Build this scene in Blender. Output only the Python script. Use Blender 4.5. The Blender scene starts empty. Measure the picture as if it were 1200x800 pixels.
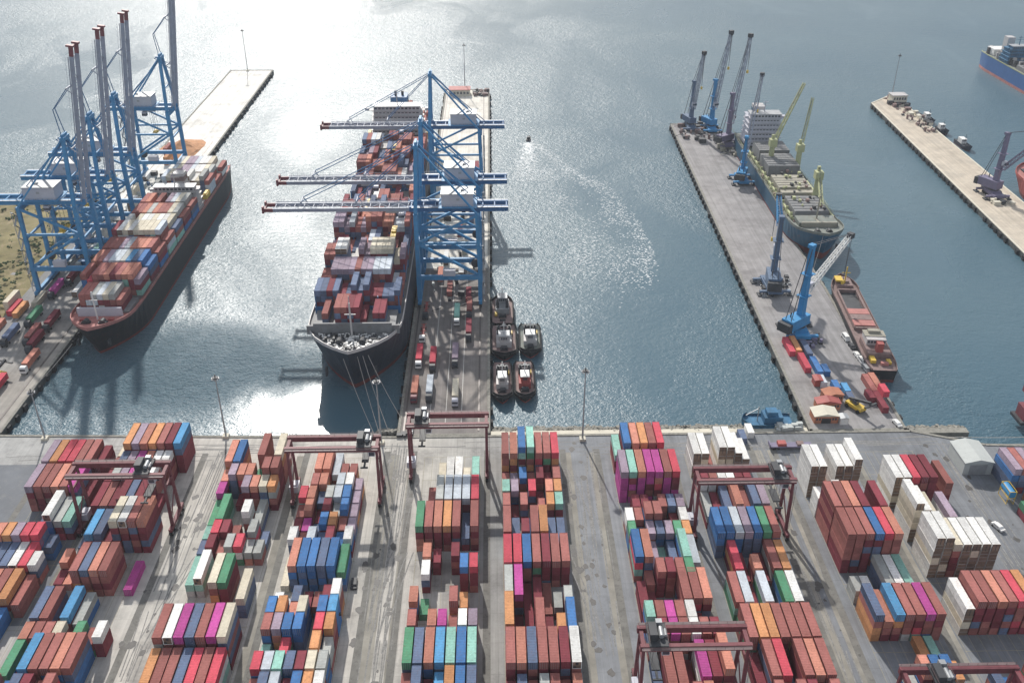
import bpy, math, random
from mathutils import Vector, Matrix
R = math.radians
random.seed(7)
S = bpy.context.scene
COL = S.collection

# ------------------------------------------------------------------ camera, sky, sun, exposure
cam = bpy.data.cameras.new('camera'); cam_o = bpy.data.objects.new('camera', cam); COL.objects.link(cam_o)
cam_o.location = (0, 0, 208); cam_o.rotation_euler = (R(59.5), 0, R(-1.2))
cam.sensor_width = 36; cam.lens = 33.45; cam.clip_start = 1; cam.clip_end = 60000
S.camera = cam_o
SUN_EL, SUN_AZ = 36, -12          # degrees; azimuth measured from +Y towards +X
w = bpy.data.worlds.new('World'); S.world = w; w.use_nodes = True
nt = w.node_tree; nt.nodes.clear()
sky = nt.nodes.new('ShaderNodeTexSky'); sky.sky_type = 'NISHITA'; sky.sun_disc = False
sky.sun_elevation = R(SUN_EL); sky.sun_rotation = R(SUN_AZ); sky.air_density = 1.0; sky.dust_density = 2.2; sky.ozone_density = 1.2
bg = nt.nodes.new('ShaderNodeBackground'); bg.inputs['Strength'].default_value = 0.075
out = nt.nodes.new('ShaderNodeOutputWorld')
# broken high cloud spread evenly over the whole sky
tc = nt.nodes.new('ShaderNodeTexCoord'); mp = nt.nodes.new('ShaderNodeMapping'); mp.inputs['Scale'].default_value = (1, 1, 2.6)
nz = nt.nodes.new('ShaderNodeTexNoise'); nz.inputs['Scale'].default_value = 2.6; nz.inputs['Detail'].default_value = 7
rp = nt.nodes.new('ShaderNodeValToRGB'); rp.color_ramp.elements[0].position = .40; rp.color_ramp.elements[1].position = .66
rp.color_ramp.elements[0].color = (.15, .15, .15, 1); rp.color_ramp.elements[1].color = (.85, .85, .85, 1)
mx = nt.nodes.new('ShaderNodeMix'); mx.data_type = 'RGBA'; mx.inputs[7].default_value = (9.5, 10.0, 10.6, 1)
L = nt.links.new
L(tc.outputs['Generated'], mp.inputs['Vector']); L(mp.outputs[0], nz.inputs['Vector']); L(nz.outputs['Fac'], rp.inputs['Fac'])
L(rp.outputs[0], mx.inputs[0]); L(sky.outputs[0], mx.inputs[6]); L(mx.outputs[2], bg.inputs['Color']); L(bg.outputs[0], out.inputs['Surface'])
sl = bpy.data.lights.new('sun', 'SUN'); sl.energy = 3.7; sl.angle = R(1.0); sl.color = (1.0, .96, .90)
sun = bpy.data.objects.new('sun', sl); COL.objects.link(sun)
sd = Vector((math.sin(R(SUN_AZ)) * math.cos(R(SUN_EL)), math.cos(R(SUN_AZ)) * math.cos(R(SUN_EL)), math.sin(R(SUN_EL))))
sun.rotation_euler = sd.to_track_quat('Z', 'Y').to_euler(); sun.location = (0, 0, 500)
S.view_settings.view_transform = 'Standard'; S.view_settings.look = 'None'; S.view_settings.exposure = 0.38; S.view_settings.gamma = 1
S.view_settings.use_curve_mapping = False

# ------------------------------------------------------------------ materials
def nodes(name):
    m = bpy.data.materials.new(name); m.use_nodes = True
    t = m.node_tree; b = t.nodes['Principled BSDF']
    return m, t, b
def N(t, ty, **kw):
    n = t.nodes.new(ty)
    for k, v in kw.items():
        if k in n.inputs: n.inputs[k].default_value = v
        else: setattr(n, k, v)
    return n
def paint(name, col, rough=.55, metal=0.0, var=.22, scale=.35, wear=None, wearamt=.0, bump=0.0, perobj=0.0, coord='Object', spec=.4):
    """painted steel, concrete or cloth: uneven colour, worn patches, fine relief"""
    m, t, b = nodes(name); l = t.links.new
    c = N(t, 'ShaderNodeTexCoord'); src = c.outputs[coord]
    n1 = N(t, 'ShaderNodeTexNoise', Scale=scale, Detail=6.0, Roughness=.62); l(src, n1.inputs['Vector'])
    mr = N(t, 'ShaderNodeMapRange'); l(n1.outputs['Fac'], mr.inputs['Value'])
    mr.inputs['From Min'].default_value = .25; mr.inputs['From Max'].default_value = .75
    mr.inputs['To Min'].default_value = 1 - var; mr.inputs['To Max'].default_value = 1 + var
    vm = N(t, 'ShaderNodeVectorMath', operation='SCALE'); vm.inputs[0].default_value = col[:3]; l(mr.outputs[0], vm.inputs['Scale'])
    cur = vm.outputs[0]
    if perobj:
        oi = N(t, 'ShaderNodeObjectInfo'); m2 = N(t, 'ShaderNodeMapRange'); l(oi.outputs['Random'], m2.inputs['Value'])
        gi = N(t, 'ShaderNodeNewGeometry'); ad = N(t, 'ShaderNodeMath', operation='ADD'); l(oi.outputs['Random'], ad.inputs[0]); l(gi.outputs['Random Per Island'], ad.inputs[1])
        fr = N(t, 'ShaderNodeMath', operation='FRACT'); l(ad.outputs[0], fr.inputs[0]); l(fr.outputs[0], m2.inputs['Value'])
        m2.inputs['To Min'].default_value = 1 - perobj; m2.inputs['To Max'].default_value = 1 + perobj
        v2 = N(t, 'ShaderNodeVectorMath', operation='SCALE'); l(cur, v2.inputs[0]); l(m2.outputs[0], v2.inputs['Scale']); cur = v2.outputs[0]
    if wear:
        n2 = N(t, 'ShaderNodeTexNoise', Scale=scale * 3.1, Detail=8.0, Roughness=.7); l(src, n2.inputs['Vector'])
        cr = N(t, 'ShaderNodeMapRange'); l(n2.outputs['Fac'], cr.inputs['Value']); cr.inputs['From Min'].default_value = .52; cr.inputs['From Max'].default_value = .68; cr.inputs['To Max'].default_value = wearamt
        mix = N(t, 'ShaderNodeMix', data_type='RGBA'); l(cr.outputs[0], mix.inputs[0]); l(cur, mix.inputs[6]); mix.inputs[7].default_value = (*wear, 1); cur = mix.outputs[2]
    l(cur, b.inputs['Base Color'])
    b.inputs['Roughness'].default_value = rough; b.inputs['Metallic'].default_value = metal; b.inputs['Specular IOR Level'].default_value = spec
    if bump:
        bn = N(t, 'ShaderNodeBump', Strength=bump, Distance=.05); n3 = N(t, 'ShaderNodeTexNoise', Scale=3.0, Detail=4.0); l(src, n3.inputs['Vector'])
        l(n3.outputs['Fac'], bn.inputs['Height']); l(bn.outputs[0], b.inputs['Normal'])
    return m
CC = dict(  # container paints: name, albedo
 r=('rust red', (.33, .125, .11)), m=('maroon', (.21, .045, .06)), p=('magenta pink', (.48, .08, .30)), s=('salmon', (.52, .22, .16)),
 o=('orange', (.55, .26, .12)), b=('blue', (.06, .17, .38)), n=('slate blue', (.12, .16, .25)), k=('sky blue', (.10, .30, .52)),
 g=('green', (.09, .26, .15)), t=('mint green', (.27, .50, .42)), w=('white', (.74, .73, .70)), y=('grey', (.38, .39, .37)),
 c=('cream', (.62, .56, .44)), e=('bright red', (.54, .08, .11)), u=('mauve grey', (.33, .26, .32)), l=('pale grey', (.50, .54, .58)))
RUST = (.16, .07, .045)
CM = {k: paint('container paint ' + v[0], v[1], rough=.78, var=.22, scale=.6, wear=RUST if k not in 'wlyc' else (.33, .27, .22), wearamt=.5, perobj=.22, spec=.14) for k, v in CC.items()}
M = dict(
 dark=paint('dark steel', (.045, .047, .052), .6, var=.3),
 black=paint('black rubber', (.02, .02, .022), .8, var=.3, scale=1.5),
 galv=paint('galvanised steel', (.34, .35, .36), .5, metal=.3, var=.2),
 blue=paint('crane blue paint', (.05, .24, .46), .5, var=.18, wear=(.2, .22, .25), wearamt=.25),
 dblue=paint('crane deep blue paint', (.03, .13, .29), .5, var=.2),
 boom=paint('crane boom grey paint', (.30, .33, .40), .55, var=.15, wear=(.25, .2, .18), wearamt=.3),
 red=paint('boom tip red paint', (.19, .05, .06), .55),
 house=paint('machinery house pale paint', (.50, .50, .55), .5, var=.08),
 rtg=paint('gantry crane maroon paint', (.17, .045, .055), .6, var=.25, scale=.6, wear=(.10, .05, .04), wearamt=.5),
 rtgl=paint('gantry walkway grating', (.17, .12, .12), .6),
 glass=paint('window glass', (.06, .07, .09), .12, var=.1, spec=.8),
 white=paint('white ship paint', (.76, .75, .72), .5, var=.07, wear=(.4, .3, .22), wearamt=.22),
 bridge=paint('superstructure paint', (.48, .46, .45), .5, var=.08, wear=(.35, .24, .18), wearamt=.3),
 navy=paint('navy hull paint', (.022, .030, .048), .55, var=.3, scale=.15, wear=(.07, .05, .05), wearamt=.5),
 hullb=paint('black hull paint', (.018, .020, .024), .55, var=.3, scale=.15, wear=(.08, .04, .03), wearamt=.5),
 boot=paint('antifouling red paint', (.20, .045, .04), .7, var=.3, wear=(.07, .05, .04), wearamt=.6),
 hullcy=paint('teal blue hull paint', (.015, .09, .16), .5, var=.2, scale=.2, wear=(.2, .1, .06), wearamt=.4),
 hullbl=paint('bright blue hull paint', (.02, .10, .28), .5, var=.15, scale=.2),
 deck=paint('weathered ship deck', (.22, .15, .14), .75, var=.3, wear=(.10, .07, .06), wearamt=.6),
 deckg=paint('green grey ship deck', (.17, .19, .17), .75, var=.3, wear=(.22, .12, .08), wearamt=.5),
 deckr=paint('red ship deck', (.42, .17, .15), .75, var=.25, wear=(.16, .08, .06), wearamt=.4),
 hatch=paint('hatch cover grey', (.19, .195, .20), .65, var=.2, wear=(.16, .1, .08), wearamt=.5),
 hatchl=paint('hatch cover sand', (.33, .31, .25), .65, var=.2, wear=(.2, .12, .08), wearamt=.4),
 ygr=paint('ship crane pale yellow green', (.42, .44, .24), .55, var=.15, wear=(.25, .15, .1), wearamt=.4),
 yel=paint('yellow paint', (.62, .42, .06), .55, var=.15),
 tugred=paint('tug deck red', (.34, .08, .07), .65, var=.25),
 mcb=paint('harbour crane bright blue', (.04, .24, .48), .5, var=.15),
 mcd=paint('harbour crane dark blue grey', (.09, .14, .22), .55, var=.2),
 mcp=paint('harbour crane purple grey', (.18, .16, .24), .55, var=.2),
 cable=paint('steel cable', (.10, .10, .11), .5, metal=.4),
 rope=paint('mooring rope', (.36, .33, .30), .9),
 canvas=paint('pale canvas', (.46, .48, .46), .8, var=.08, bump=.3),
 scrapb=paint('scrap blue', (.03, .13, .24), .7, var=.4), brick=paint('orange plaster', (.42, .17, .10), .8, var=.2),
 stone=paint('shore stone', (.24, .23, .20), .9, var=.4, scale=.8), cream=paint('cream plaster', (.60, .56, .46), .85, var=.1),
 quayface=paint('quay wall concrete', (.085, .09, .085), .9, var=.4, scale=.3, wear=(.03, .045, .035), wearamt=.8, bump=.6),
 clay=paint('orange clay heap', (.52, .27, .14), .95, var=.25, scale=.5, bump=1), foam=paint('sea foam', (.75, .78, .78), .7, var=.1),
 line=paint('road line paint', (.55, .54, .50), .8, var=.3, scale=1.2), liney=paint('yellow line paint', (.30, .27, .19), .8, var=.35, scale=1.2),
 oil=paint('dark worn runway concrete', (.17, .165, .15), .85, var=.3, scale=.25, wear=(.07, .065, .06), wearamt=.7),
 rail=paint('crane rail steel', (.10, .09, .085), .5, metal=.5),
 foliage=paint('scrub green', (.07, .10, .04), .9, var=.4),
)

# ------------------------------------------------------------------ mesh helpers
class MB:
    def __init__(s): s.v = []; s.f = []; s.mi = []
    def add(s, vs, fs, mi=0):
        o = len(s.v); s.v += [tuple(v) for v in vs]; s.f += [tuple(i + o for i in f) for f in fs]; s.mi += [mi] * len(fs); return s
    def box(s, x0, x1, y0, y1, z0, z1, mi=0):
        return s.add([(x0, y0, z0), (x1, y0, z0), (x1, y1, z0), (x0, y1, z0), (x0, y0, z1), (x1, y0, z1), (x1, y1, z1), (x0, y1, z1)],
                     [(0, 3, 2, 1), (4, 5, 6, 7), (0, 1, 5, 4), (1, 2, 6, 5), (2, 3, 7, 6), (3, 0, 4, 7)], mi)
    def cb(s, cx, cy, cz, dx, dy, dz, mi=0): return s.box(cx - dx / 2, cx + dx / 2, cy - dy / 2, cy + dy / 2, cz - dz / 2, cz + dz / 2, mi)
    def beam(s, p, q, w=.6, h=None, mi=0, w2=None):
        p = Vector(p); q = Vector(q); h = h or w; d = (q - p)
        if d.length < 1e-6: return s
        d.normalize(); up = Vector((0, 0, 1)) if abs(d.z) < .95 else Vector((0, 1, 0))
        a = d.cross(up).normalized(); b = a.cross(d).normalized(); k = (w2 / w) if w2 else 1
        vs = []
        for c, kk in ((p, 1), (q, k)):
            for sx, sy in ((-1, -1), (1, -1), (1, 1), (-1, 1)): vs.append(c + a * (sx * w / 2 * kk) + b * (sy * h / 2 * kk))
        return s.add(vs, [(3, 2, 1, 0), (4, 5, 6, 7), (0, 1, 5, 4), (1, 2, 6, 5), (2, 3, 7, 6), (3, 0, 4, 7)], mi)
    def cyl(s, p, q, r, r2=None, n=10, mi=0):
        p = Vector(p); q = Vector(q); r2 = r if r2 is None else r2; d = (q - p).normalized()
        up = Vector((0, 0, 1)) if abs(d.z) < .95 else Vector((0, 1, 0)); a = d.cross(up).normalized(); b = a.cross(d).normalized()
        vs = []
        for c, rr in ((p, r), (q, r2)):
            for i in range(n):
                t = 2 * math.pi * i / n; vs.append(c + a * (rr * math.cos(t)) + b * (rr * math.sin(t)))
        return s.add(vs, [(i, (i + 1) % n, n + (i + 1) % n, n + i) for i in range(n)] + [tuple(range(n - 1, -1, -1)), tuple(range(n, 2 * n))], mi)
    def prism(s, poly, z0, z1, mi=0):
        n = len(poly)
        return s.add([(x, y, z0) for x, y in poly] + [(x, y, z1) for x, y in poly],
                     [(i, (i + 1) % n, n + (i + 1) % n, n + i) for i in range(n)] + [tuple(range(n - 1, -1, -1)), tuple(range(n, 2 * n))], mi)
    def rock(s, x, y, z, r, mi=0):
        vs = []
        for i in range(5):
            t = 2 * math.pi * i / 5 + random.random(); vs.append((x + r * random.uniform(.7, 1.2) * math.cos(t), y + r * random.uniform(.7, 1.2) * math.sin(t), z - r * .3))
        tx, ty = x + random.uniform(-.3, .3) * r, y + random.uniform(-.3, .3) * r
        for i in range(5): vs.append((tx + (vs[i][0] - x) * .55, ty + (vs[i][1] - y) * .55, z + r * random.uniform(.4, .7)))
        return s.add(vs, [(i, (i + 1) % 5, 5 + (i + 1) % 5, 5 + i) for i in range(5)] + [(5, 6, 7, 8, 9)], mi)
    def ladder(s, p, q, w=1.0, n=8, t=.25, mi=0):
        p = Vector(p); q = Vector(q)
        return s
    def mesh(s, name, mats):
        me = bpy.data.meshes.new(name); me.from_pydata(s.v, [], s.f)
        for m in mats: me.materials.append(m)
        if len(mats) > 1: me.polygons.foreach_set('material_index', s.mi)
        me.update(); return me
    def build(s, name, mats, parent=None, loc=(0, 0, 0), rz=0, **kw):
        if not isinstance(mats, (list, tuple)): mats = [mats]
        return put(name, s.mesh(name, mats), parent, loc, rz, **kw)
def put(name, me, parent=None, loc=(0, 0, 0), rz=0, **kw):
    o = bpy.data.objects.new(name, me); COL.objects.link(o); o.location = loc; o.rotation_euler = (0, 0, rz)
    if parent: o.parent = parent
    for k, v in kw.items():
        if v is not None: o[{'cat': 'category'}.get(k, k)] = v
    return o
def empty(name, loc, rz=0, **kw): return put(name, None, None, loc, rz, **kw)
KIDS = {}
def copy_tree(o, loc, rz=0, label=None):
    c = o.copy(); COL.objects.link(c); c.location = loc; c.rotation_euler = (0, 0, rz)
    if label: c['label'] = label
    def rec(a, b):
        for ch in a.children:
            d = ch.copy(); COL.objects.link(d); d.parent = b; rec(ch, d)
    rec(o, c); return c

# ------------------------------------------------------------------ water
def water_mat():
    m, t, b = nodes('harbour water'); l = t.links.new
    c = N(t, 'ShaderNodeTexCoord'); src = c.outputs['Object']
    b.inputs['Base Color'].default_value = (.05, .10, .13, 1); b.inputs['IOR'].default_value = 1.33; b.inputs['Roughness'].default_value = .12
    # silt and depth give the base colour slow, broad changes
    nb = N(t, 'ShaderNodeTexNoise', Scale=.006, Detail=4.0); l(src, nb.inputs['Vector'])
    cr = N(t, 'ShaderNodeValToRGB'); l(nb.outputs['Fac'], cr.inputs['Fac'])
    cr.color_ramp.elements[0].position = .25; cr.color_ramp.elements[0].color = (.045, .105, .145, 1)
    cr.color_ramp.elements[1].position = .75; cr.color_ramp.elements[1].color = (.085, .145, .175, 1); l(cr.outputs[0], b.inputs['Base Color'])
    # wind: broad ruffled and slick patches
    mp = N(t, 'ShaderNodeMapping'); mp.inputs['Scale'].default_value = (1, .55, 1); l(src, mp.inputs['Vector'])
    wn = N(t, 'ShaderNodeTexNoise', Scale=.011, Detail=5.0, Roughness=.6, Distortion=.8); l(mp.outputs[0], wn.inputs['Vector'])
    wr = N(t, 'ShaderNodeMapRange'); wr.inputs['From Min'].default_value = .36; wr.inputs['From Max'].default_value = .62; wr.inputs['To Min'].default_value = .7; wr.inputs['To Max'].default_value = 1.6
    l(wn.outputs['Fac'], wr.inputs['Value'])
    # sheltered slicks behind quays and ships: soft ellipses where the wind does not reach
    cur = wr.outputs[0]
    for (cx, cy, rx, ry, k) in SLICKS:
        sv = N(t, 'ShaderNodeVectorMath', operation='SUBTRACT'); l(src, sv.inputs[0]); sv.inputs[1].default_value = (cx, cy, 0)
        dv = N(t, 'ShaderNodeVectorMath', operation='DIVIDE'); l(sv.outputs[0], dv.inputs[0]); dv.inputs[1].default_value = (rx, ry, 1e6)
        ln = N(t, 'ShaderNodeVectorMath', operation='LENGTH'); l(dv.outputs[0], ln.inputs[0])
        ad = N(t, 'ShaderNodeMath', operation='ADD'); l(ln.outputs['Value'], ad.inputs[0])
        wj = N(t, 'ShaderNodeMath', operation='MULTIPLY_ADD'); l(wn.outputs['Fac'], wj.inputs[0]); wj.inputs[1].default_value = 2.6; wj.inputs[2].default_value = -1.3; l(wj.outputs[0], ad.inputs[1])
        sm = N(t, 'ShaderNodeMapRange', interpolation_type='SMOOTHSTEP'); l(ad.outputs[0], sm.inputs['Value']); sm.inputs['From Min'].default_value = .35; sm.inputs['From Max'].default_value = 1.25
        sm.inputs['To Min'].default_value = k; sm.inputs['To Max'].default_value = 1
        mu = N(t, 'ShaderNodeMath', operation='MULTIPLY'); l(cur, mu.inputs[0]); l(sm.outputs[0], mu.inputs[1]); cur = mu.outputs[0]
    # wave relief at three sizes
    hs = []
    for sc, amp, st in ((.16, 1.0, (1, 1.8, 1)), (.5, .95, (1, 1.4, 1)), (1.2, .55, (1, 1.2, 1))):
        m2 = N(t, 'ShaderNodeMapping'); m2.inputs['Scale'].default_value = st; m2.inputs['Rotation'].default_value = (0, 0, R(18)); l(src, m2.inputs['Vector'])
        n = N(t, 'ShaderNodeTexNoise', Scale=sc, Detail=3.0, Roughness=.55); l(m2.outputs[0], n.inputs['Vector'])
        k = N(t, 'ShaderNodeMath', operation='MULTIPLY'); l(n.outputs['Fac'], k.inputs[0]); k.inputs[1].default_value = amp; hs.append(k.outputs[0])
    a1 = N(t, 'ShaderNodeMath', operation='ADD'); l(hs[0], a1.inputs[0]); l(hs[1], a1.inputs[1])
    a2 = N(t, 'ShaderNodeMath', operation='ADD'); l(a1.outputs[0], a2.inputs[0]); l(hs[2], a2.inputs[1])
    h = N(t, 'ShaderNodeMath', operation='MULTIPLY'); z0 = N(t, 'ShaderNodeMath', operation='SUBTRACT'); l(a2.outputs[0], z0.inputs[0]); z0.inputs[1].default_value = 1.25; l(z0.outputs[0], h.inputs[0]); l(cur, h.inputs[1])
    bp = N(t, 'ShaderNodeBump', Strength=1.0, Distance=WAVE); l(h.outputs[0], bp.inputs['Height']); l(bp.outputs[0], b.inputs['Normal'])
    rr = N(t, 'ShaderNodeMapRange'); l(cur, rr.inputs['Value']); rr.inputs['To Min'].default_value = .22; rr.inputs['To Max'].default_value = WROUGH; l(rr.outputs[0], b.inputs['Roughness'])
    return m
WAVE = .34; WROUGH = .33
SLICKS = [(-62, 306, 40, 22, .12), (-146, 338, 78, 34, 4.2), (60, 360, 60, 50, .6), (230, 420, 75, 130, .45), (-360, 760, 110, 110, .45), (60, 1060, 300, 70, .6), (80, 470, 45, 90, .55)]
WM = water_mat()
Z = -3.0
MB().add([(-16000, -3000, Z), (16000, -3000, Z), (16000, 26000, Z), (-16000, 26000, Z)], [(0, 1, 2, 3)]).build('water', WM, kind='structure')

# ------------------------------------------------------------------ ground
def ground_mat(name, stops, var=.2, patch=(.11, .11, .11), patchamt=.5, yfade=None):
    """paving whose mix changes across the yard (x in metres): pale concrete to grey asphalt, right half of the yard darkened as painted cloud shade, with patches, tracks and stains"""
    m, t, b = nodes(name); l = t.links.new
    c = N(t, 'ShaderNodeTexCoord'); src = c.outputs['Object']
    wob = N(t, 'ShaderNodeTexNoise', Scale=.03, Detail=4.0); l(src, wob.inputs['Vector'])
    sx = N(t, 'ShaderNodeSeparateXYZ'); l(src, sx.inputs[0])
    ma = N(t, 'ShaderNodeMath', operation='MULTIPLY_ADD'); l(wob.outputs['Fac'], ma.inputs[0]); ma.inputs[1].default_value = 26; l(sx.outputs['X'], ma.inputs[2])
    yy = N(t, 'ShaderNodeMath', operation='MULTIPLY_ADD'); l(sx.outputs['Y'], yy.inputs[0]); yy.inputs[1].default_value = -.45 if yfade else 0; l(ma.outputs[0], yy.inputs[2])
    mr = N(t, 'ShaderNodeMapRange'); l(yy.outputs[0], mr.inputs['Value']); x0, x1 = stops[0][0], stops[-1][0]
    mr.inputs['From Min'].default_value = x0 + 13; mr.inputs['From Max'].default_value = x1 + 13
    cr = N(t, 'ShaderNodeValToRGB'); l(mr.outputs[0], cr.inputs['Fac']); e = cr.color_ramp.elements
    while len(e) < len(stops): e.new(.5)
    for i, (x, col) in enumerate(stops): e[i].position = (x - x0) / (x1 - x0); e[i].color = (*col, 1)
    n1 = N(t, 'ShaderNodeTexNoise', Scale=.12, Detail=9.0, Roughness=.68); l(src, n1.inputs['Vector'])
    k = N(t, 'ShaderNodeMapRange'); l(n1.outputs['Fac'], k.inputs['Value']); k.inputs['From Min'].default_value = .3; k.inputs['From Max'].default_value = .7; k.inputs['To Min'].default_value = 1 - var; k.inputs['To Max'].default_value = 1 + var
    v = N(t, 'ShaderNodeVectorMath', operation='SCALE'); l(cr.outputs[0], v.inputs[0]); l(k.outputs[0], v.inputs['Scale'])
    # tyre tracks: noise stretched along the lanes
    mp = N(t, 'ShaderNodeMapping'); mp.inputs['Scale'].default_value = (1.0, .02, 1); l(src, mp.inputs['Vector'])
    n2 = N(t, 'ShaderNodeTexNoise', Scale=.55, Detail=5.0, Roughness=.7); l(mp.outputs[0], n2.inputs['Vector'])
    k2 = N(t, 'ShaderNodeMapRange'); l(n2.outputs['Fac'], k2.inputs['Value']); k2.inputs['From Min'].default_value = .35; k2.inputs['From Max'].default_value = .7; k2.inputs['To Min'].default_value = 1.1; k2.inputs['To Max'].default_value = .78
    v2 = N(t, 'ShaderNodeVectorMath', operation='SCALE'); l(v.outputs[0], v2.inputs[0]); l(k2.outputs[0], v2.inputs['Scale'])
    n3 = N(t, 'ShaderNodeTexNoise', Scale=.045, Detail=7.0, Roughness=.75); l(src, n3.inputs['Vector'])
    k3 = N(t, 'ShaderNodeMapRange'); l(n3.outputs['Fac'], k3.inputs['Value']); k3.inputs['From Min'].default_value = .52; k3.inputs['From Max'].default_value = .66; k3.inputs['To Max'].default_value = patchamt
    mx = N(t, 'ShaderNodeMix', data_type='RGBA'); l(k3.outputs[0], mx.inputs[0]); l(v2.outputs[0], mx.inputs[6]); mx.inputs[7].default_value = (*patch, 1)
    # poured bay joints
    bt = N(t, 'ShaderNodeTexBrick', offset=0.0); l(src, bt.inputs['Vector']); bt.inputs['Scale'].default_value = 1; bt.inputs['Brick Width'].default_value = 7; bt.inputs['Row Height'].default_value = 11; bt.inputs['Mortar Size'].default_value = .09; bt.inputs['Mortar Smooth'].default_value = .4
    bt.inputs['Color1'].default_value = (1, 1, 1, 1); bt.inputs['Color2'].default_value = (.93, .93, .93, 1); bt.inputs['Mortar'].default_value = (.74, .74, .74, 1)
    mm = N(t, 'ShaderNodeMix', data_type='RGBA', blend_type='MULTIPLY'); mm.inputs[0].default_value = .8; l(mx.outputs[2], mm.inputs[6]); l(bt.outputs[0], mm.inputs[7])
    l(mm.outputs[2], b.inputs['Base Color']); b.inputs['Roughness'].default_value = .82; b.inputs['Specular IOR Level'].default_value = .25
    return m
LIGHT = (.50, .475, .43); MID = (.29, .29, .28); GREY_SHADED = (.235, .245, .26); ASPH_SHADED = (.195, .205, .22)
G_yard = ground_mat('yard paving', [(-330, MID), (-150, (.40, .395, .38)), (-100, LIGHT), (-30, LIGHT), (0, MID), (25, GREY_SHADED), (110, ASPH_SHADED), (260, ASPH_SHADED)])  # greys towards the right hold painted cloud shade as well as asphalt tone
G_pale = ground_mat('pale pier concrete', [(-300, (.80, .78, .73)), (-100, (.78, .75, .68)), (200, (.62, .56, .46)), (300, (.52, .45, .36))], patch=(.3, .28, .25))
G_mid = ground_mat('middle pier paving', [(-60, (.30, .27, .24)), (-18, (.21, .19, .18)), (20, (.30, .27, .23))], patch=(.13, .11, .11), patchamt=.6)
G_right = ground_mat('right pier paving', [(90, (.34, .32, .29)), (128, (.30, .285, .28)), (170, (.25, .245, .25))], patch=(.12, .11, .11), patchamt=.5)
G_left = ground_mat('left pier paving', [(-300, (.34, .32, .28)), (-220, (.24, .24, .24)), (-180, (.36, .33, .29))], patch=(.12, .12, .13), patchamt=.6)
G_dirt = paint('dry grass and clay ground', (.20, .17, .08), .95, var=.45, scale=.07, wear=(.33, .25, .16), wearamt=.9, bump=1)
FENDER = MB().box(-1.3, 1.3, -.55, 1.0, -2.9, -.15).mesh('fender', [M['black']])
def slab(name, poly, mat, z=0.0, zb=-8.0, fenders=(), **kw):
    """a quay or pier body: paved top and weathered concrete sides"""
    mb = MB(); n = len(poly)
    mb.add([(x, y, z) for x, y in poly], [tuple(range(n))], 0)
    mb.add([(x, y, zb) for x, y in poly] + [(x, y, z) for x, y in poly], [(i, (i + 1) % n, n + (i + 1) % n, n + i) for i in range(n)], 1)
    o = mb.build(name, [mat, M['quayface']], kind='structure', **kw)
    for (a, b, step) in fenders:
        a = Vector((*a, 0)); b = Vector((*b, 0)); d = (b - a); ln = d.length; d.normalize(); nrm = Vector((d.y, -d.x, 0)); ang = math.atan2(d.y, d.x)
        k = int(ln / step)
        for i in range(k):
            if random.random() < .08: continue
            p = a + d * (step * (i + .5) + random.uniform(-.6, .6)) + nrm * .56; fo = put('fender', FENDER, o, (p.x, p.y, random.uniform(-.5, .0)), ang + random.uniform(-.05, .05)); fo.scale = (random.uniform(.7, 1.15), random.uniform(.7, 1.1), random.uniform(.75, 1.05))
    # coping strip along the edges, a hand's breadth proud
    cp = MB()
    for i in range(n):
        a, b = Vector((*poly[i], 0)), Vector((*poly[(i + 1) % n], 0))
        if min(a.y, b.y) < 200 or (b - a).length < 6: continue
        d = (b - a).normalized(); nr = Vector((-d.y, d.x, 0)) * .6
        cp.beam(a + nr + Vector((0, 0, .12)), b + nr + Vector((0, 0, .12)), 1.1, .3)
    if cp.v: cp.build('coping', M['cream'] if mat in (G_pale,) else M['stone'], o)
    return o
# counter-clockwise polygons
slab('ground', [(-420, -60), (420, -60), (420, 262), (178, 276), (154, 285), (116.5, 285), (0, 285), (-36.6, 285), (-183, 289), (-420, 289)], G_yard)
slab('left_pier', [(-420, 289.01), (-183, 289.01), (-182.6, 560), (-182.2, 803), (-218, 803), (-218, 530), (-420, 530)], G_left,
     fenders=[((-183, 292), (-182.6, 560), 7.0), ((-182.6, 562), (-182.2, 800), 9.0)])
MB().add([(-217.6, 455, .008), (-183.6, 455, .008), (-183.2, 802.4, .008), (-217.6, 802.4, .008)], [(0, 1, 2, 3)]).build('pier_pavement', G_pale, kind='structure')
slab('middle_pier', [(-36.6, 285.01), (-2, 285.01), (-2, 741), (-36.6, 741)], G_mid, fenders=[((-2, 290), (-2, 738), 9.0), ((-36.6, 738), (-36.6, 290), 9.0)])
MB().add([(-36, 425, .008), (-2.6, 425, .008), (-2.6, 740.4, .008), (-36, 740.4, .008)], [(0, 1, 2, 3)]).build('pier_pavement', G_pale, kind='structure')
slab('right_pier', [(116.5, 285.01), (153, 285.01), (158, 400), (158, 652), (124.8, 652)], G_right, fenders=[((153.2, 290), (158, 400), 9), ((158, 402), (158, 650), 9), ((124.8, 650), (116.6, 290), 7.0)])
slab('far_right_pier', [(262, 262.0), (298, 262.0), (309, 723), (283.6, 699)], G_pale, fenders=[((283.6, 697), (262, 263), 7.0)])
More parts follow.
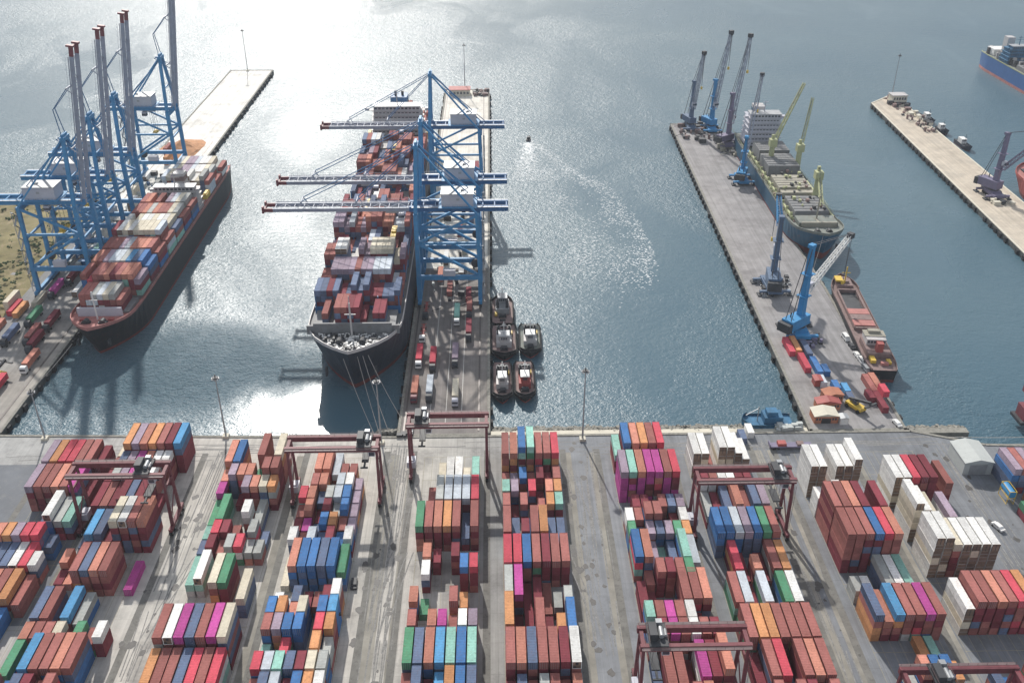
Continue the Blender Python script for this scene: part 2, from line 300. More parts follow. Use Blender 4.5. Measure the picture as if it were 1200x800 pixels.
# grass bank behind the left pier, a low uneven mound sheet
g = MB(); nx, ny = 26, 22; gx0, gx1, gy0, gy1 = -420, -221, 372, 529
for j in range(ny + 1):
    for i in range(nx + 1):
        x = gx0 + (gx1 - gx0) * i / nx; y = gy0 + (gy1 - gy0) * j / ny
        edge = min(i, nx - i, j, ny - j)
        g.v.append((x + (random.uniform(-2, 2) if edge else 0), y + (random.uniform(-2, 2) if edge else 0), .01 + (min(edge, 3) / 3) * (1.6 + 1.6 * math.sin(x * .05 + 1) * math.sin(y * .07) + random.uniform(-.3, .5))))
for j in range(ny):
    for i in range(nx): a = j * (nx + 1) + i; g.f.append((a, a + 1, a + nx + 2, a + nx + 1)); g.mi.append(0)
g.build('grass_bank', G_dirt, kind='structure')

asph = paint('blue grey asphalt', (.15, .16, .175), .85, var=.2, scale=.1, wear=(.24, .235, .22), wearamt=.5)
# ------------------------------------------------------------------ paved strips, rails, lines in the yard
def sheet(name, x0, x1, y0, y1, z, mat, parent=None): return MB().add([(x0, y0, z), (x1, y0, z), (x1, y1, z), (x0, y1, z)], [(0, 1, 2, 3)]).build(name, mat, parent, kind='structure')
sheet('asphalt_patch', -260, -134.5, 196, 271, .0035, asph)
BLOCKX = dict(A0=-153.6, A=-130.3, B=-91.6, C2=-64.3, C=-25.2, D=2.0, E=41.0, F=67.5, H=104.2, I=130.0)
for x in (-158.6, -133.6, -104.2, -67.6, -39.0, -29.3, -3.2, 23.9, 36.2, 62.6, 91.9, 100.0, 126.6):
    sheet('crane_runway', x - 1.1, x + 1.1, 60, 276, .008, M['oil'])
verge = paint('tan dust along the runways', (.27, .255, .22), .95, var=.35, scale=.12, wear=(.2, .19, .17), wearamt=.7)
for x0, x1 in ((-39, -34.5), (24.6, 26.8), (33.2, 35.6), (92.6, 95.6), (97.6, 99.4), (127.4, 129.2), (-71, -68.4), (-30.9, -29.8)): sheet('dusty_verge', x0, x1, 60, 274, .004, verge)
sl2 = MB()
for x0 in BLOCKX.values():
    for k in range(-1, 9):
        y = 155.6 + 13 * k + 12.6
        sl2.add([(x0 - .4, y, .012), (x0 + 20.2, y, .012), (x0 + 20.2, y + .15, .012), (x0 - .4, y + .15, .012)], [(0, 1, 2, 3)])
    for r in range(8):
        x = x0 + 2.84 * r - .2
        sl2.add([(x, 150, .010), (x + .12, 150, .010), (x + .12, 272, .010), (x, 272, .010)], [(0, 1, 2, 3)])
sl2.build('slot_line', M['liney'], kind='structure')
for (xs, y0, y1) in (((-34.2, -6.4), 288, 735), ((-187.3, -213.2), 293, 620)):
    for x in xs: MB().box(x - .35, x + .35, y0, y1, .008, .14).build('crane_rail', M['rail'], kind='structure')
for x in (-25, -19, -13): sheet('lane_line', x - .12, x + .12, 290, 735, .016, M['line'])
# shore: low rubble and a concrete ledge between the piers
def rubble(x0, x1, y0, y1, n, label, r=(0.5, 1.6)):
    mb = MB()
    for _ in range(n): x = random.uniform(x0, x1); y = random.uniform(y0, y1); mb.rock(x, y, -1.2 - (y - y0) / (y1 - y0) * 1.9, random.uniform(*r))
    mb.build('shore_rocks', M['stone'], kind='stuff', label=label, cat='rocks')
MB().box(-1.8, 116.3, 285.1, 288.3, -6, -.5).build('shore_ledge', M['cream'], kind='structure')
MB().box(154.5, 176, 284, 287.2, -6, -.6).build('shore_ledge', M['stone'], kind='structure')
rubble(-1.5, 116, 288, 293.5, 900, 'grey rubble stones along the water edge right of the middle pier')
rubble(-44, -37, 289.3, 293, 90, 'small heap of stones in the corner left of the middle pier')
rubble(154, 176, 287, 291, 130, 'pale rubble stones along the water edge by the canvas hall')

# tyre marks, oil spots and drain covers on the lanes
tm = MB(); rt = random.Random(21)
def strip(pts, w_, z):
    for (a, b) in zip(pts, pts[1:]):
        a, b = Vector((*a, 0)), Vector((*b, 0)); d = (b - a)
        if d.length < .01: continue
        d.normalize(); n_ = Vector((-d.y, d.x, 0)) * w_ / 2; tm.add([(a.x - n_.x, a.y - n_.y, z), (b.x - n_.x, b.y - n_.y, z), (b.x + n_.x, b.y + n_.y, z), (a.x + n_.x, a.y + n_.y, z)], [(0, 1, 2, 3)])
LANES = (-98.5, -100.5, -36, -33.8, 28, 31.5, 95.5, 158, 163)
for k in range(90):
    x = rt.choice(LANES) + rt.uniform(-2.5, 2.5); y = rt.uniform(160, 262); ln = rt.uniform(12, 45); cur = rt.uniform(-.04, .04) if rt.random() < .75 else rt.uniform(-.5, .5)
    for off in (0, 1.9):
        strip([(x + off + cur * (t_ * ln) ** 1.35 * .12, y + t_ * ln) for t_ in [q / 8 for q in range(9)] if y + t_ * ln < 281], rt.uniform(.22, .42), .0125 + k * .00004)
for k in range(36):
    x = rt.uniform(-180, 150); x1 = x + rt.uniform(20, 60); y = rt.uniform(272, 281); strip([(x + (x1 - x) * q / 6, y + math.sin(q) * .5) for q in range(7)], .35, .0165 + k * .00004)
tm.build('tyre_mark', paint('rubbed tyre dark', (.21, .205, .195), .9, var=.45, scale=.8, wear=(.36, .35, .33), wearamt=.9), kind='stuff', label='dark tyre marks on the yard lanes and the quay road', cat='tyre marks')
sp_ = MB()
for k in range(170):
    x = rt.choice(LANES) + rt.uniform(-5, 5); y = rt.uniform(160, 280); r = rt.uniform(.25, 1.3); n_ = 9
    sp_.add([(x + r * rt.uniform(.6, 1.3) * math.cos(2 * math.pi * q / n_), y + r * rt.uniform(.7, 1.9) * math.sin(2 * math.pi * q / n_), .0185 + k * .00002) for q in range(n_)], [tuple(range(n_))])
sp_.build('oil_spot', paint('oil stain', (.085, .08, .075), .6, var=.4, scale=1.0), kind='stuff', label='small dark oil spots on the yard lanes', cat='oil spots')
# ------------------------------------------------------------------ containers
CW, CH = 2.44, 2.59
MATKEYS = list(CC)
def corr(mb, o, ux, n, length, uv, h, nrm, depth=.07, mi=0):
    """corrugated panel: zigzag strip from o along ux, height along uv"""
    o, ux, uv, nrm = Vector(o), Vector(ux), Vector(uv), Vector(nrm); pts = []
    for i in range(n):
        a = length * i / n; p = length / n
        for f, d in ((0, 0), (.3, 0), (.5, -depth), (.8, -depth)): pts.append(o + ux * (a + f * p) + nrm * d)
    pts.append(o + ux * length)
    k = len(pts)
    fs = []
    flip = ux.cross(uv).dot(nrm) < 0
    for i in range(k - 1):
        f = (i, i + 1, k + i + 1, k + i); fs.append(f[::-1] if flip else f)
    mb.add(pts + [p + uv * h for p in pts], fs, mi)
def frame_mb(mb, ln, mi=0):
    w2 = CW / 2; t = .13
    for sx in (-1, 1):
        for y in (0, ln - .16): mb.box(min(sx * w2, sx * (w2 - .16)), max(sx * w2, sx * (w2 - .16)), y, y + .16, 0, CH, mi)
        xx = (sx * w2, sx * (w2 - t)); mb.box(min(xx), max(xx), .16, ln - .16, 0, .16, mi); mb.box(min(xx), max(xx), .16, ln - .16, CH - .10, CH - .004, mi)
    for y in (0.003, ln - .143):
        mb.box(-w2 + .16, w2 - .16, y, y + .14, 0, .16, mi); mb.box(-w2 + .16, w2 - .16, y, y + .14, CH - .12, CH - .006, mi)
CMESH = {}
def body_mesh(key, ln, style):
    k = (key, ln, style)
    if k in CMESH: return CMESH[k]
    mb = MB(); frame_mb(mb, ln); n = 22 if ln > 8 else 11; w2 = CW / 2
    if style == 'reefer':
        mb.box(-w2 + .03, w2 - .03, .17, ln - .17, .17, CH - .02); 
        for i in range(1, n): mb.box(-w2 + .1, w2 - .1, i * ln / n, i * ln / n + .06, CH - .02, CH)
    else:
        corr(mb, (w2 - .02, .16, .16), (0, 1, 0), n, ln - .32, (0, 0, 1), CH - .26, (1, 0, 0)); corr(mb, (-w2 + .02, .16, .16), (0, 1, 0), n, ln - .32, (0, 0, 1), CH - .26, (-1, 0, 0))
        corr(mb, (-w2 + .16, ln - .03, .16), (1, 0, 0), 5, CW - .32, (0, 0, 1), CH - .28, (0, 1, 0))
        if style == 'closed': corr(mb, (-w2 + .16, .03, .16), (1, 0, 0), 5, CW - .32, (0, 0, 1), CH - .28, (0, -1, 0))
    CMESH[k] = mb.mesh('shipping_container', [CM[key]]); return CMESH[k]
def roof_mesh(key, ln):
    k = ('roof', key, ln)
    if k in CMESH: return CMESH[k]
    mb = MB(); w2 = CW / 2; corr(mb, (-w2 + .13, .16, CH - .03), (0, 1, 0), 22 if ln > 8 else 11, ln - .32, (1, 0, 0), CW - .26, (0, 0, 1), .03)
    CMESH[k] = mb.mesh('roof_panel', [CM[key]]); return CMESH[k]
def door_mesh(key):
    k = ('door', key)
    if k in CMESH: return CMESH[k]
    mb = MB(); mb.box(-.51, .51, .03, .09, .17, CH - .13)
    for z in (.5, 1.15, 1.8): mb.box(-.46, .46, .015, .03, z, z + .1)
    for x in (-.26, .26): mb.box(x - .03, x + .03, -.02, .02, .1, CH - .1, 1)
    CMESH[k] = mb.mesh('door', [CM[key], M['galv']]); return CMESH[k]
def rack_mesh():
    if 'rack' in CMESH: return CMESH['rack']
    mb = MB(); mb.box(-1.21, 1.21, -.02, .1, .01, 2.585); mb.box(-1.2, 1.2, -.03, .03, .02, .9); mb.box(-1.2, 1.2, -.01, .04, 1.0, 1.7); mb.box(-1.2, 1.2, -.04, .03, 1.8, 2.58)
    for x in (-1.1, 0, 1.1): mb.box(x - .08, x + .08, -.07, .05, .02, 2.5, 1)
    CMESH['rack'] = mb.mesh('end_frame', [MACH, M['dark']]); return CMESH['rack']
def unit_mesh():
    if 'unit' in CMESH: return CMESH['unit']
    mb = MB(); mb.box(-1.05, 1.05, .02, .16, .18, 1.15); mb.box(-1.05, 1.05, .06, .16, 1.25, 2.4); mb.cyl((0, .05, 1.85), (0, -.01, 1.85), .42, n=10, mi=1); mb.box(-.9, -.2, -.01, .02, .35, .95, 1)
    CMESH['unit'] = mb.mesh('refrigeration_unit', [MACH, M['dark']]); return CMESH['unit']
MACH = paint('reefer machinery brown grey', (.20, .14, .10), .75, var=.3, scale=1, wear=(.12, .08, .06), wearamt=.5, perobj=.3)

# Block maps read from near to far. y = near end of the bay in metres, L = usual length in feet.
# token: tiers + colour (row by row from the left), ' = twenty-foot box, near/far pairs joined by /, 0 = bare ground
YARD = {
 'A0': [(155, 40, '3r 3n 2r 3b 3m 2r 0', ''), (171, 40, '3r 3m 3n 2s 3r 2r 0', ''), (186, 40, '2n 2m 3r 0 2b 0 0', ''), (199, 40, '3r 2m 3s 3r 3o 2r 0', ''),
        (212.3, 40, "3b' 3n 3n 3w 3e 3w' 0", 'm'), (222.6, 20, "4s 4o 4u 4e 4e 2n 0", 'b'), (231.6, 40, '0 0 0 2n 4w 3y 3t', 'n'), (245.8, 40, '4u 4r 4r 4s 4r 4p 2m', 'm'), (259.3, 40, '4u 4o 4e 4e 4r 4r 3m', 'm')],
 'A': [(143, 40, '3r 3m 3n 3r 3b 3s 3r 0', ''), (158, 40, '4r 3b 4n 4m 3r 4r 2m 0', ''), (171.6, 40, '3g 2m 4k 4r 4r 4s 4r 0', 'b'), (184.2, 20, '3s 3r 3r 3c 1m 3g 2r 3w', 'm'), (191.5, 40, '3n 3r 1r 3k 2y 0 0 0', 'n'),
       (207.0, 40, "2m/3s 2s 4r 4n 4s 4r 0 1p", 'r'), (225.2, 40, '1n 3k 3n 2m 5c 5w 5r 5s', 'm'), (239, 40, '3m 3r 3m 4m 4n 4m 1m 0', 'm'), (251.6, 20, '3m 4y 4u 4p 4r 4w 0 0', 'm'), (258.4, 20, '3r 4n 4u 4p 4s 4w 4w 0', 'm'), (265.0, 40, '3c 5o 5u 5s 5o 5r 5m 5k', 'm')],
 'B': [(152, 40, '3r 3s 4m 4n 4r 4e 4r', ''), (165.6, 40, '4o 4r 4r 4n 4e 4r 4e', ''), (178.9, 40, '5r 5w 5p 5n 5r 5p 5c', 'm'), (197.5, 40, '0 0 0 0 0 0 3c', 'g'), (201.4, 40, '0 0 0 4c 4g 0 0', 'm'), (205.8, 40, '2t 3w 0 0 0 0 0', 'y'),
       (219, 20, "2n 3m 2r 3y 3e 2y 2y", ''), (225.6, 20, '2t 3e 3m 2r 0 3y 1n', ''), (232.0, 40, "2g 3g 0 0 4w' 2y 0", 'g'), (244.4, 20, '3p 0 1m 4u 4s 4c 4o', 'n'), (250.8, 20, '3s 4u 4s 4s 3g 5r 5r', 'm'), (258, 40, '4s 4b 0 0 5r 0 5c', 'r')],
 'C2': [(150, 40, '3r 3b 3t 3w 3r 3s 3b', ''), (163.4, 20, '3r 4n 4l 3m 4b 4o 4w', ''), (170.2, 20, '4e 4l 4t 4n 4m 4c 4y', 'n'), (177.0, 20, '2t 0 3e 0 1l 4o 3y', ''), (183.6, 20, '4r 4u 4b 4b 0 4e 4o', 'b'), (190.0, 20, '4b 4o 3s 4c 0 4b 4k', 'b'), (196.5, 20, "2w 1l 3n 2m 2r 3m 4w", ''),
        (207.6, 40, "1c 4s 4b 4b 4n 4b 3g", 'b'), (221.8, 20, '3w 2r 3l 2n 3m 2b 3w', 'n'), (228.6, 20, "2m 2p 1n 3b 3o 2r 2u", 'm'), (235.2, 20, '2r 3s 1m 3m 2y 3b 2u', ''), (241.8, 20, '3e 3s 2n 3y 3l 3b 2u', ''), (248.4, 20, '1w 3r 3s 1w 3l 3w 2u', 'r'), (256.5, 40, "0 3s 3s 2l 2r' 2r' 0", 'r')],
 'C': [(145, 40, '4b 3r 4s 3g 4r 4w 4n', ''), (158.3, 40, '3r 4n 2m 3k 4o 4b 4n', 'm'), (171.4, 40, '4g 4n 4s 4k 4t 4b 4t', 'n'), (186.6, 20, '3r 0 3s 3p 2r 3w 3u', 'r'), (195.5, 20, '3s 1g 0 0 3r 2o 0', 'r'), (206.2, 20, '0 3w 0 0 0 4b 4e', 'm'), (213.6, 20, '0 3s 2m 0 3m 0 1t', 'm'),
       (224.0, 40, '4g 4r 4s 4o 4r 2n 4r', 'm'), (237.0, 40, '0 2r 4y 4l 4l 4l 4e', 'm'), (250.3, 40, "0 0 2c 3w 3w 3c' 3t", 'y')],
 'D': [(142, 40, '4r 4n 4s 4r 4m 4r 4b', ''), (155.2, 40, '3m 4n 3r 4y 4r 3r 4s', 'm'), (168.6, 40, '5r 5s 5n 5r 5r 5m 5w', 'm'), (181.8, 40, "5o 1m 2m 4r 1m 4o' 4b", 'm'), (194.9, 40, "4y 4p 1m 2m 1r 2y' 3y'", 'm'), (208.0, 40, '4e 4e 4b 4r 4m 4r 4r', 'm'),
       (221.2, 40, "4r 2n 4m' 4r 4o 2n 2n", 'n'), (236.8, 20, '3r 1m 3r 0 2r 3o 3t', 'm'), (243.6, 20, '3t 3u 1m 3e 1m 3s 3o', 'n'), (250.2, 20, '2r 2u 3b 2r 3m 2m 3r', 'o'), (260.3, 40, '4r 4s 5b 5t 4r 4r 4e', 'o')],
 'E': [(152, 40, '3r 3m 2n 4r 4s 3r 2t', ''), (165.6, 40, '1n 3r 3r 1m 4p 4m 5s', 'm'), (179.6, 20, '2n 4m 4p 4r 4w 4r 4m', 'm'), (186.0, 20, '4t 4r 4p 4r 4w 2m 1m', 'm'), (192.6, 40, '2m 1m 0 0 4r 4r 4s', 'm'), (203.0, 20, '0 2r 4r 4m 4r 4g 0', 'm'),
       (209.4, 40, "4b 4s 2u 1t 2n 4t 3l", 'n'), (222.2, 20, '3g 2n 3u 3n 3u 3g 3o', 'n'), (228.6, 20, '3w 3r 4r 4r 1m 2m 3w', 'm'), (235.0, 20, '0 3m 3m 2m 3r 3n 3u', 'm'), (246.0, 40, '5u 5t 5s 5p 5p 5r 5e', 'p'), (261.8, 40, '3t 5b 5s 5o 5r 5e 0', 'm')],
 'F': [(152, 40, '2m 4r 3s 4r 4m 2b 4r', ''), (165.4, 40, '2m 4r 4e 1n 4r 4s 4r', 'm'), (178.2, 40, '4r 4o 4o 4r 4r 4r 4r', 'o'), (193.4, 40, '3r 3l 1m 3l 0 3g 3w', 'g'), (206.6, 40, "0 3e 1m 3s' 1m 3r 3o", 'm'), (219.2, 40, '4b 4b 4l 4u 4b 4g 4r', 'n'),
       (232.6, 40, '2y 2m 3n 4s 3r 4n 4u', 'm'), (245.8, 20, '4m 4r 4w 4w 4m 4m 0', 'w'), (258.8, 40, '4w 4w 1r 5w 5w 4w 3w', 'w')],
 'H': [(151, 40, '1b 2r 3b 3n 1y 2b 0', ''), (165.4, 20, "0 2y 4s 4b 4b 3o 0", 'n'), (172.5, 40, "0 0 0 0 1o 1t 0", ''), (185.2, 40, '4n 3s 4k 4r 4r 4p 4r', 'r'), (199.4, 40, "2y' 2w' 0 3y 3w 3t 1b", 'y'),
       (212.0, 40, '6r 6r 6r 6b 6e 6s 0', 'm'), (224.8, 40, '6r 6r 6s 6m 1y 6m 2y', 'm'), (237.8, 20, '3w 3w 4w 0 3l 3w 0', 'w'), (247.6, 40, '5w 5w 1r 5w 5w 6w 0', 'w')],
 'I': [(158, 40, '2n 1b 2m 3r 3s 2r 0', ''), (186.9, 40, '4w 5r 5r 5s 5r 5e 5o', 'm'), (209.6, 40, '6w 6w 5c 5w 5w 5w 5w', 'w'), (225.2, 40, '6w 5w 4c 1w 4u 0 0', 'w'), (241.4, 40, '5w 5w 5e 5m 5m 1r 4r', 'm')],
}
ORD = ['', 'first', 'second', 'third', 'fourth', 'fifth', 'sixth', 'seventh', 'eighth', 'ninth', 'tenth', 'eleventh', 'twelfth', 'thirteenth', 'fourteenth', 'fifteenth', 'sixteenth']
BNAME = dict(A0='leftmost block', A='second block', B='third block', C2='fourth block', C='fifth block', D='sixth block', E='seventh block', F='eighth block', H='ninth block', I='rightmost block')
def proj(x, y, z):
    cy, sy = math.cos(R(1.2)), math.sin(R(1.2)); X = x * cy - y * sy; Y = x * sy + y * cy; c, s = math.cos(R(30.5)), math.sin(R(30.5))
    zc = Y * c - (z - 208) * s; yc = -Y * s - (z - 208) * c
    return 600 + 1115 * X / zc, 400 + 1115 * yc / zc, zc
DEF = 'rrrmmmnbsoyrmgetrw'
UND = dict(m='mmrmrmn', n='nbnmnb', p='pppmpr', o='ormrog', w='w', b='bnbn', r='rmro', g='gntg', y='ynty')
boxes = []      # (block, bay index, row, tier, tiers, key, length, x, y, z)
occ = {}
rnd = random.Random(11)
for blk, bays in YARD.items():
    x0 = BLOCKX[blk]
    for bi, (y0, L0, toks, und) in enumerate(bays):
        for r, tk in enumerate(toks.split()):
            y = y0
            for sub in tk.split('/'):
                if sub == '0': y += 6.3; continue
                half = "'" in sub or '/' in tk or L0 == 20; ln = 6.06 if half else 12.19
                n = int(sub[0]); key = sub[1]
                pal = UND.get(und, DEF) if rnd.random() < .8 else DEF
                if key == 'w' and ln > 7 and n >= 4 and blk in 'FHI': pal = 'wwwwc'
                for t in range(n):
                    k = key if t == n - 1 else rnd.choice(pal)
                    boxes.append([blk, bi, r, t, n, k, ln, x0 + 2.84 * r + CW / 2 + rnd.uniform(-.05, .05), y + rnd.uniform(-.08, .08), t * 2.6 + .02])
                occ.setdefault((blk, r), []).append((y, y + ln, n)); y += 6.3
for k, lst in occ.items():
    lst.sort()
    for a, b in zip(lst, lst[1:]):
        if b[0] < a[1] + .15: print('COLLISION', k, a, b)
def top_at(blk, r, y):
    for a, b, n in occ.get((blk, r), []):
        if a - .2 <= y <= b + .2: return n
    return 0
def vis(b):
    blk, bi, r, t, n, k, ln, x, y, z = b
    px, py, zc = proj(x, y + ln / 2, z + 2.6)
    if not (-5 < px < 1205): return 0
    sc = 1115 / zc; a = 0
    up = (1115 * 200 / zc ** 2)
    if t == n - 1:
        if py > 815: return 0
        a += 2.44 * sc * ln * up * (1 if py < 795 else .5)
    fr = proj(x, y, z + 1.3)
    if fr[1] < 800:
        nf = top_at(blk, r, y - 1.0); nf2 = top_at(blk, r, y - 5)
        if t >= nf and t >= nf2 - 2: a += 2.44 * sc * 2.6 * up * .9
    # the side that faces the centre line of the view
    side = r - 1 if x > 10 else r + 1
    if t >= top_at(blk, side, y + ln / 2): a += .35 * ln * up * abs(px - 600) / 600 * 2.6 * sc
    return a
sc_ = sorted(((vis(b), i) for i, b in enumerate(boxes)), reverse=True)
IND = set(i for v, i in sc_[:300] if v > 0)
rest = MB(); rest_mats = [CM[k] for k in MATKEYS] + [MACH, M['galv']]
def rest_box(x, y, z, ln, k, rot=0, detail=True):
    """a container inside the joined remainder: frame, recessed sides, ribs and door bars as real geometry"""
    mi = MATKEYS.index(k); w2 = CW / 2
    if rot:
        rest.box(x - ln / 2, x + ln / 2, y - w2, y + w2, z, z + CH, mi); return
    rest.box(x - w2 + .04, x + w2 - .04, y + .05, y + ln - .05, z, z + CH - .05, mi)
    if detail:
        for sx in (-1, 1):
            a, b = sorted((x + sx * w2, x + sx * (w2 - .14)))
            rest.box(a, b, y, y + ln, z + CH - .12, z + CH, mi)
            for yy in (y, y + ln - .15): rest.box(a, b, yy, yy + .15, z, z + CH - .12, mi)
        for yy in (y, y + ln - .12): rest.box(x - w2 + .14, x + w2 - .14, yy, yy + .12, z + CH - .12, z + CH, mi)
        if k == 'w' and ln > 7: rest.box(x - 1.21, x + 1.21, y - .02, y + .05, z + .01, z + 2.585, len(MATKEYS)); rest.box(x - 1.2, x + 1.2, y - .07, y - .021, z + 1.3, z + 1.42, len(MATKEYS) + 1)
used = set(); labelled = {}
for i, b in enumerate(boxes):
    blk, bi, r, t, n, k, ln, x, y, z = b
    if i not in IND: rest_box(x, y, z, ln, k); continue
    style = 'reefer' if (k == 'w' and ln > 7) else ('door' if rnd.random() < .6 else 'closed')
    rows = [bb for bb in YARD[blk]]
    short = 'short ' if ln < 7 else ''
    vis_bays = [j for j, bb in enumerate(rows) if bb[0] > 157]
    bn = bi - vis_bays[0] + 1
    frm = n - 1 - t
    lev = 'on top of' if frm == 0 else ORD[frm + 1] + ' from top in'
    lab = f"{short}{CC[k][0]} container {lev} {ORD[r + 1]} stack, {ORD[max(bn, 1)]} bay, {BNAME[blk]} from left" if blk not in ('A0', 'I') else f"{short}{CC[k][0]} container {lev} {ORD[r + 1]} stack, {ORD[max(bn, 1)]} bay, {BNAME[blk]} of the yard"
    if bn < 1: lab = lab.replace('first bay,', 'cut-off bay,')
    lab = lab.replace('bay,', 'bay back,').replace('cut-off bay back', 'cut-off front bay').replace('bright red', 'red') if len(lab.split()) < 16 else lab.replace(' container ', ' box ').replace('magenta pink', 'magenta').replace('bright red', 'red').replace('mint green', 'mint').replace('rust red', 'rust').replace('sky blue', 'azure').replace('slate blue', 'slate').replace('mauve grey', 'mauve').replace('pale grey', 'ashen')
    o = put('shipping_container', body_mesh(k, ln, style), None, (x, y, z), 0, label=lab, cat='shipping container', group='shipping containers stacked in the yard')
    if style != 'reefer': put('roof_panel', roof_mesh(k, ln), o)
    if style == 'reefer': put('end_frame' if blk in 'FHI' else 'refrigeration_unit', rack_mesh() if blk in 'FHI' else unit_mesh(), o); put('roof_panel', roof_mesh(k, ln), o)
    elif style == 'door':
        for sx in (-.53, .53): put('door', door_mesh(k), o, (sx, 0, 0))
# ------------------------------------------------------------------ rubber-tyred yard gantries
def yard_gantry(x0, x1, yc, trolley, label, zt=21.5, cabin_side=1, wb=8.4, hoist=8):
    t = empty('gantry_crane', ((x0 + x1) / 2, yc, 0), label=label, cat='gantry crane', group='maroon rubber-tyred gantry cranes in the yard')
    h = (x1 - x0) / 2; y0, y1 = -wb / 2, wb / 2; m = M['rtg']
    for sx in (-1, 1):
        for y in (y0, y1):
            MB().beam((sx * h, y, 2.2), (sx * h, y * .72, zt - .6), .95, .8, w2=.75).build('leg', m, t)
        s = MB().box(sx * h - .55, sx * h + .55, y0 - 2.6, y1 + 2.6, 1.6, 2.7); s.build('sill_beam', m, t)
        tb = MB().beam((sx * h, y0 * .8, zt - 5), (sx * h, y1 * .8, zt - 5), .5, .6); tb.beam((sx * h, y0 * .95, 4), (sx * h, y1 * .78, 12), .3); tb.build('brace', m, t)
        for k, y in enumerate((y0 - 2, y0 + .6, y1 - .6, y1 + 2)):
            wl = MB().cyl((sx * h - .5, y, .85), (sx * h + .5, y, .85), .85, n=14).build('wheel', M['black'], t)
            MB().cyl((sx * h - .56, y, .85), (sx * h + .56, y, .85), .4, n=8).build('rim', M['galv'], wl)
    for y in (y0 * .72, y1 * .72):
        g = MB().box(-h - .9, h + .9, y - .55, y + .55, zt - .9, zt + .9)
        for k in range(int(2 * h / 2.6)): g.box(-h + k * 2.6, -h + k * 2.6 + .12, y - .62, y + .62, zt - .85, zt + .85)
        gg = g.build('girder', m, t)
        wy = y + (1.15 if y > 0 else -1.15); wk = MB().box(-h - .6, h + .6, wy - .45, wy + .45, zt + .55, zt + .63)
        for k in range(13):
            xx = -h - .5 + k * (2 * h + 1) / 12; wk.box(xx, xx + .07, wy - .45, wy - .38, zt + .6, zt + 1.6)
        for z in (zt + 1.1, zt + 1.6): wk.beam((-h - .5, wy - .42, z), (h + .5, wy - .42, z), .07)
        wk.build('walkway', M['rtgl'], t)
    for sx in (-1, 1): MB().box(sx * h - .5, sx * h + .5, y0 * .72 + .56, y1 * .72 - .56, zt - .8, zt + .5).build('end_beam', m, t)
    tr = empty('trolley', (0, 0, 0)); tr.parent = t
    xt = -h + trolley * 2 * h
    MB().box(xt - 2.4, xt + 2.4, y0 * .72 - .9, y1 * .72 + .9, zt + 1.0, zt + 1.5).build('trolley_frame', M['dark'], tr)
    MB().box(xt - 2.2, xt - .2, -2.2, 2.2, zt + 1.5, zt + 3.6).build('winch_house', M['dark'], tr); MB().box(xt - .1, xt + 1.5, y1 * .72 - .8, y1 * .72 + .6, zt + 1.5, zt + 3.2).build('electrical_cabinet', M['galv'], tr)
    d = MB().cyl((xt + .9, -1.5, zt + 2.2), (xt + .9, 1.5, zt + 2.2), .65, n=12); d.cyl((xt + 2, -1, zt + 1.9), (xt + 2, 1.2, zt + 1.9), .4, n=10); d.build('cable_drum', M['galv'], tr)
    rl = MB()
    for xx in (xt - 2.3, xt + 2.3):
        for yy in (-3.3, 0, 3.3): rl.box(xx, xx + .08, yy, yy + .08, zt + 1.5, zt + 2.6)
        rl.beam((xx, -3.3, zt + 2.6), (xx, 3.3, zt + 2.6), .08)
    rl.build('handrail', M['rtgl'], tr)
    cb = MB().box(xt + cabin_side * 2.2 - 1, xt + cabin_side * 2.2 + 1, y0 * .72 + .7, y0 * .72 + 2.9, zt - 3.6, zt - 1.1).build('cabin', M['house'], t)
    MB().box(xt + cabin_side * 2.2 - .85, xt + cabin_side * 2.2 + .85, y0 * .72 + .64, y0 * .72 + 2.96, zt - 3.3, zt - 2).build('window', M['glass'], cb)
    sp = MB().box(xt - 1.1, xt + 1.1, -3.0, 3.0, zt - hoist - .5, zt - hoist); sp.box(xt - 1.2, xt + 1.2, -6, -5.6, zt - hoist - .7, zt - hoist - .2); sp.box(xt - 1.2, xt + 1.2, 5.6, 6, zt - hoist - .7, zt - hoist - .2)
    sp.box(xt - .3, xt + .3, -5.6, 5.6, zt - hoist - .55, zt - hoist - .15); sp.build('spreader', M['yel'] if hoist > 9 else M['dark'], t)
    cw = MB()
    for a in (-.9, .9):
        for b in (-1.4, 1.4): cw.beam((xt + a, b, zt - hoist), (xt + a * .8, b, zt + 1), .09)
    cw.build('hoist_rope', M['cable'], t)
    eh = MB().box(-h * cabin_side - 1.5, -h * cabin_side + 1.5, -1.9, 1.9, 2.75, 5.2); eh.box(-h * cabin_side - .9, -h * cabin_side + .9, -1.2, 1.2, 5.2, 5.6); eh.build('engine_house', M['house'], t)
    ld = MB(); xs = h + .75
    for k in range(24): z = 3 + k * .7; ld.box(xs - .25, xs + .25, y0 * .9 - .03, y0 * .9 + .03, z, z + .06)
    ld.box(xs - .3, xs - .22, y0 * .9 - .05, y0 * .9 + .05, 2.8, zt - 1); ld.box(xs + .22, xs + .3, y0 * .9 - .05, y0 * .9 + .05, 2.8, zt - 1); ld.build('ladder', M['rtgl'], t)
    return t
yard_gantry(-133.0, -104.0, 239.5, .78, 'maroon gantry crane over the stacks in the upper left of the yard')
yard_gantry(-67.6, -38.8, 252.0, .86, 'maroon gantry crane spanning the small mixed stacks left of the pale lane', hoist=5)
yard_gantry(-29.4, -3.2, 264.5, .17, 'tall maroon gantry crane at the foot of the middle pier, legs spread over bare paving', hoist=6)
yard_gantry(62.8, 92.0, 233.0, .86, 'maroon gantry crane over stacks right of centre, beside the white container stacks')
yard_gantry(36.4, 62.7, 168.3, .14, 'maroon gantry crane over magenta and white containers at the bottom of the picture')
yard_gantry(99.5, 127.2, 155.5, .30, 'maroon gantry crane cut off by the lower right edge of the picture', zt=19.5)

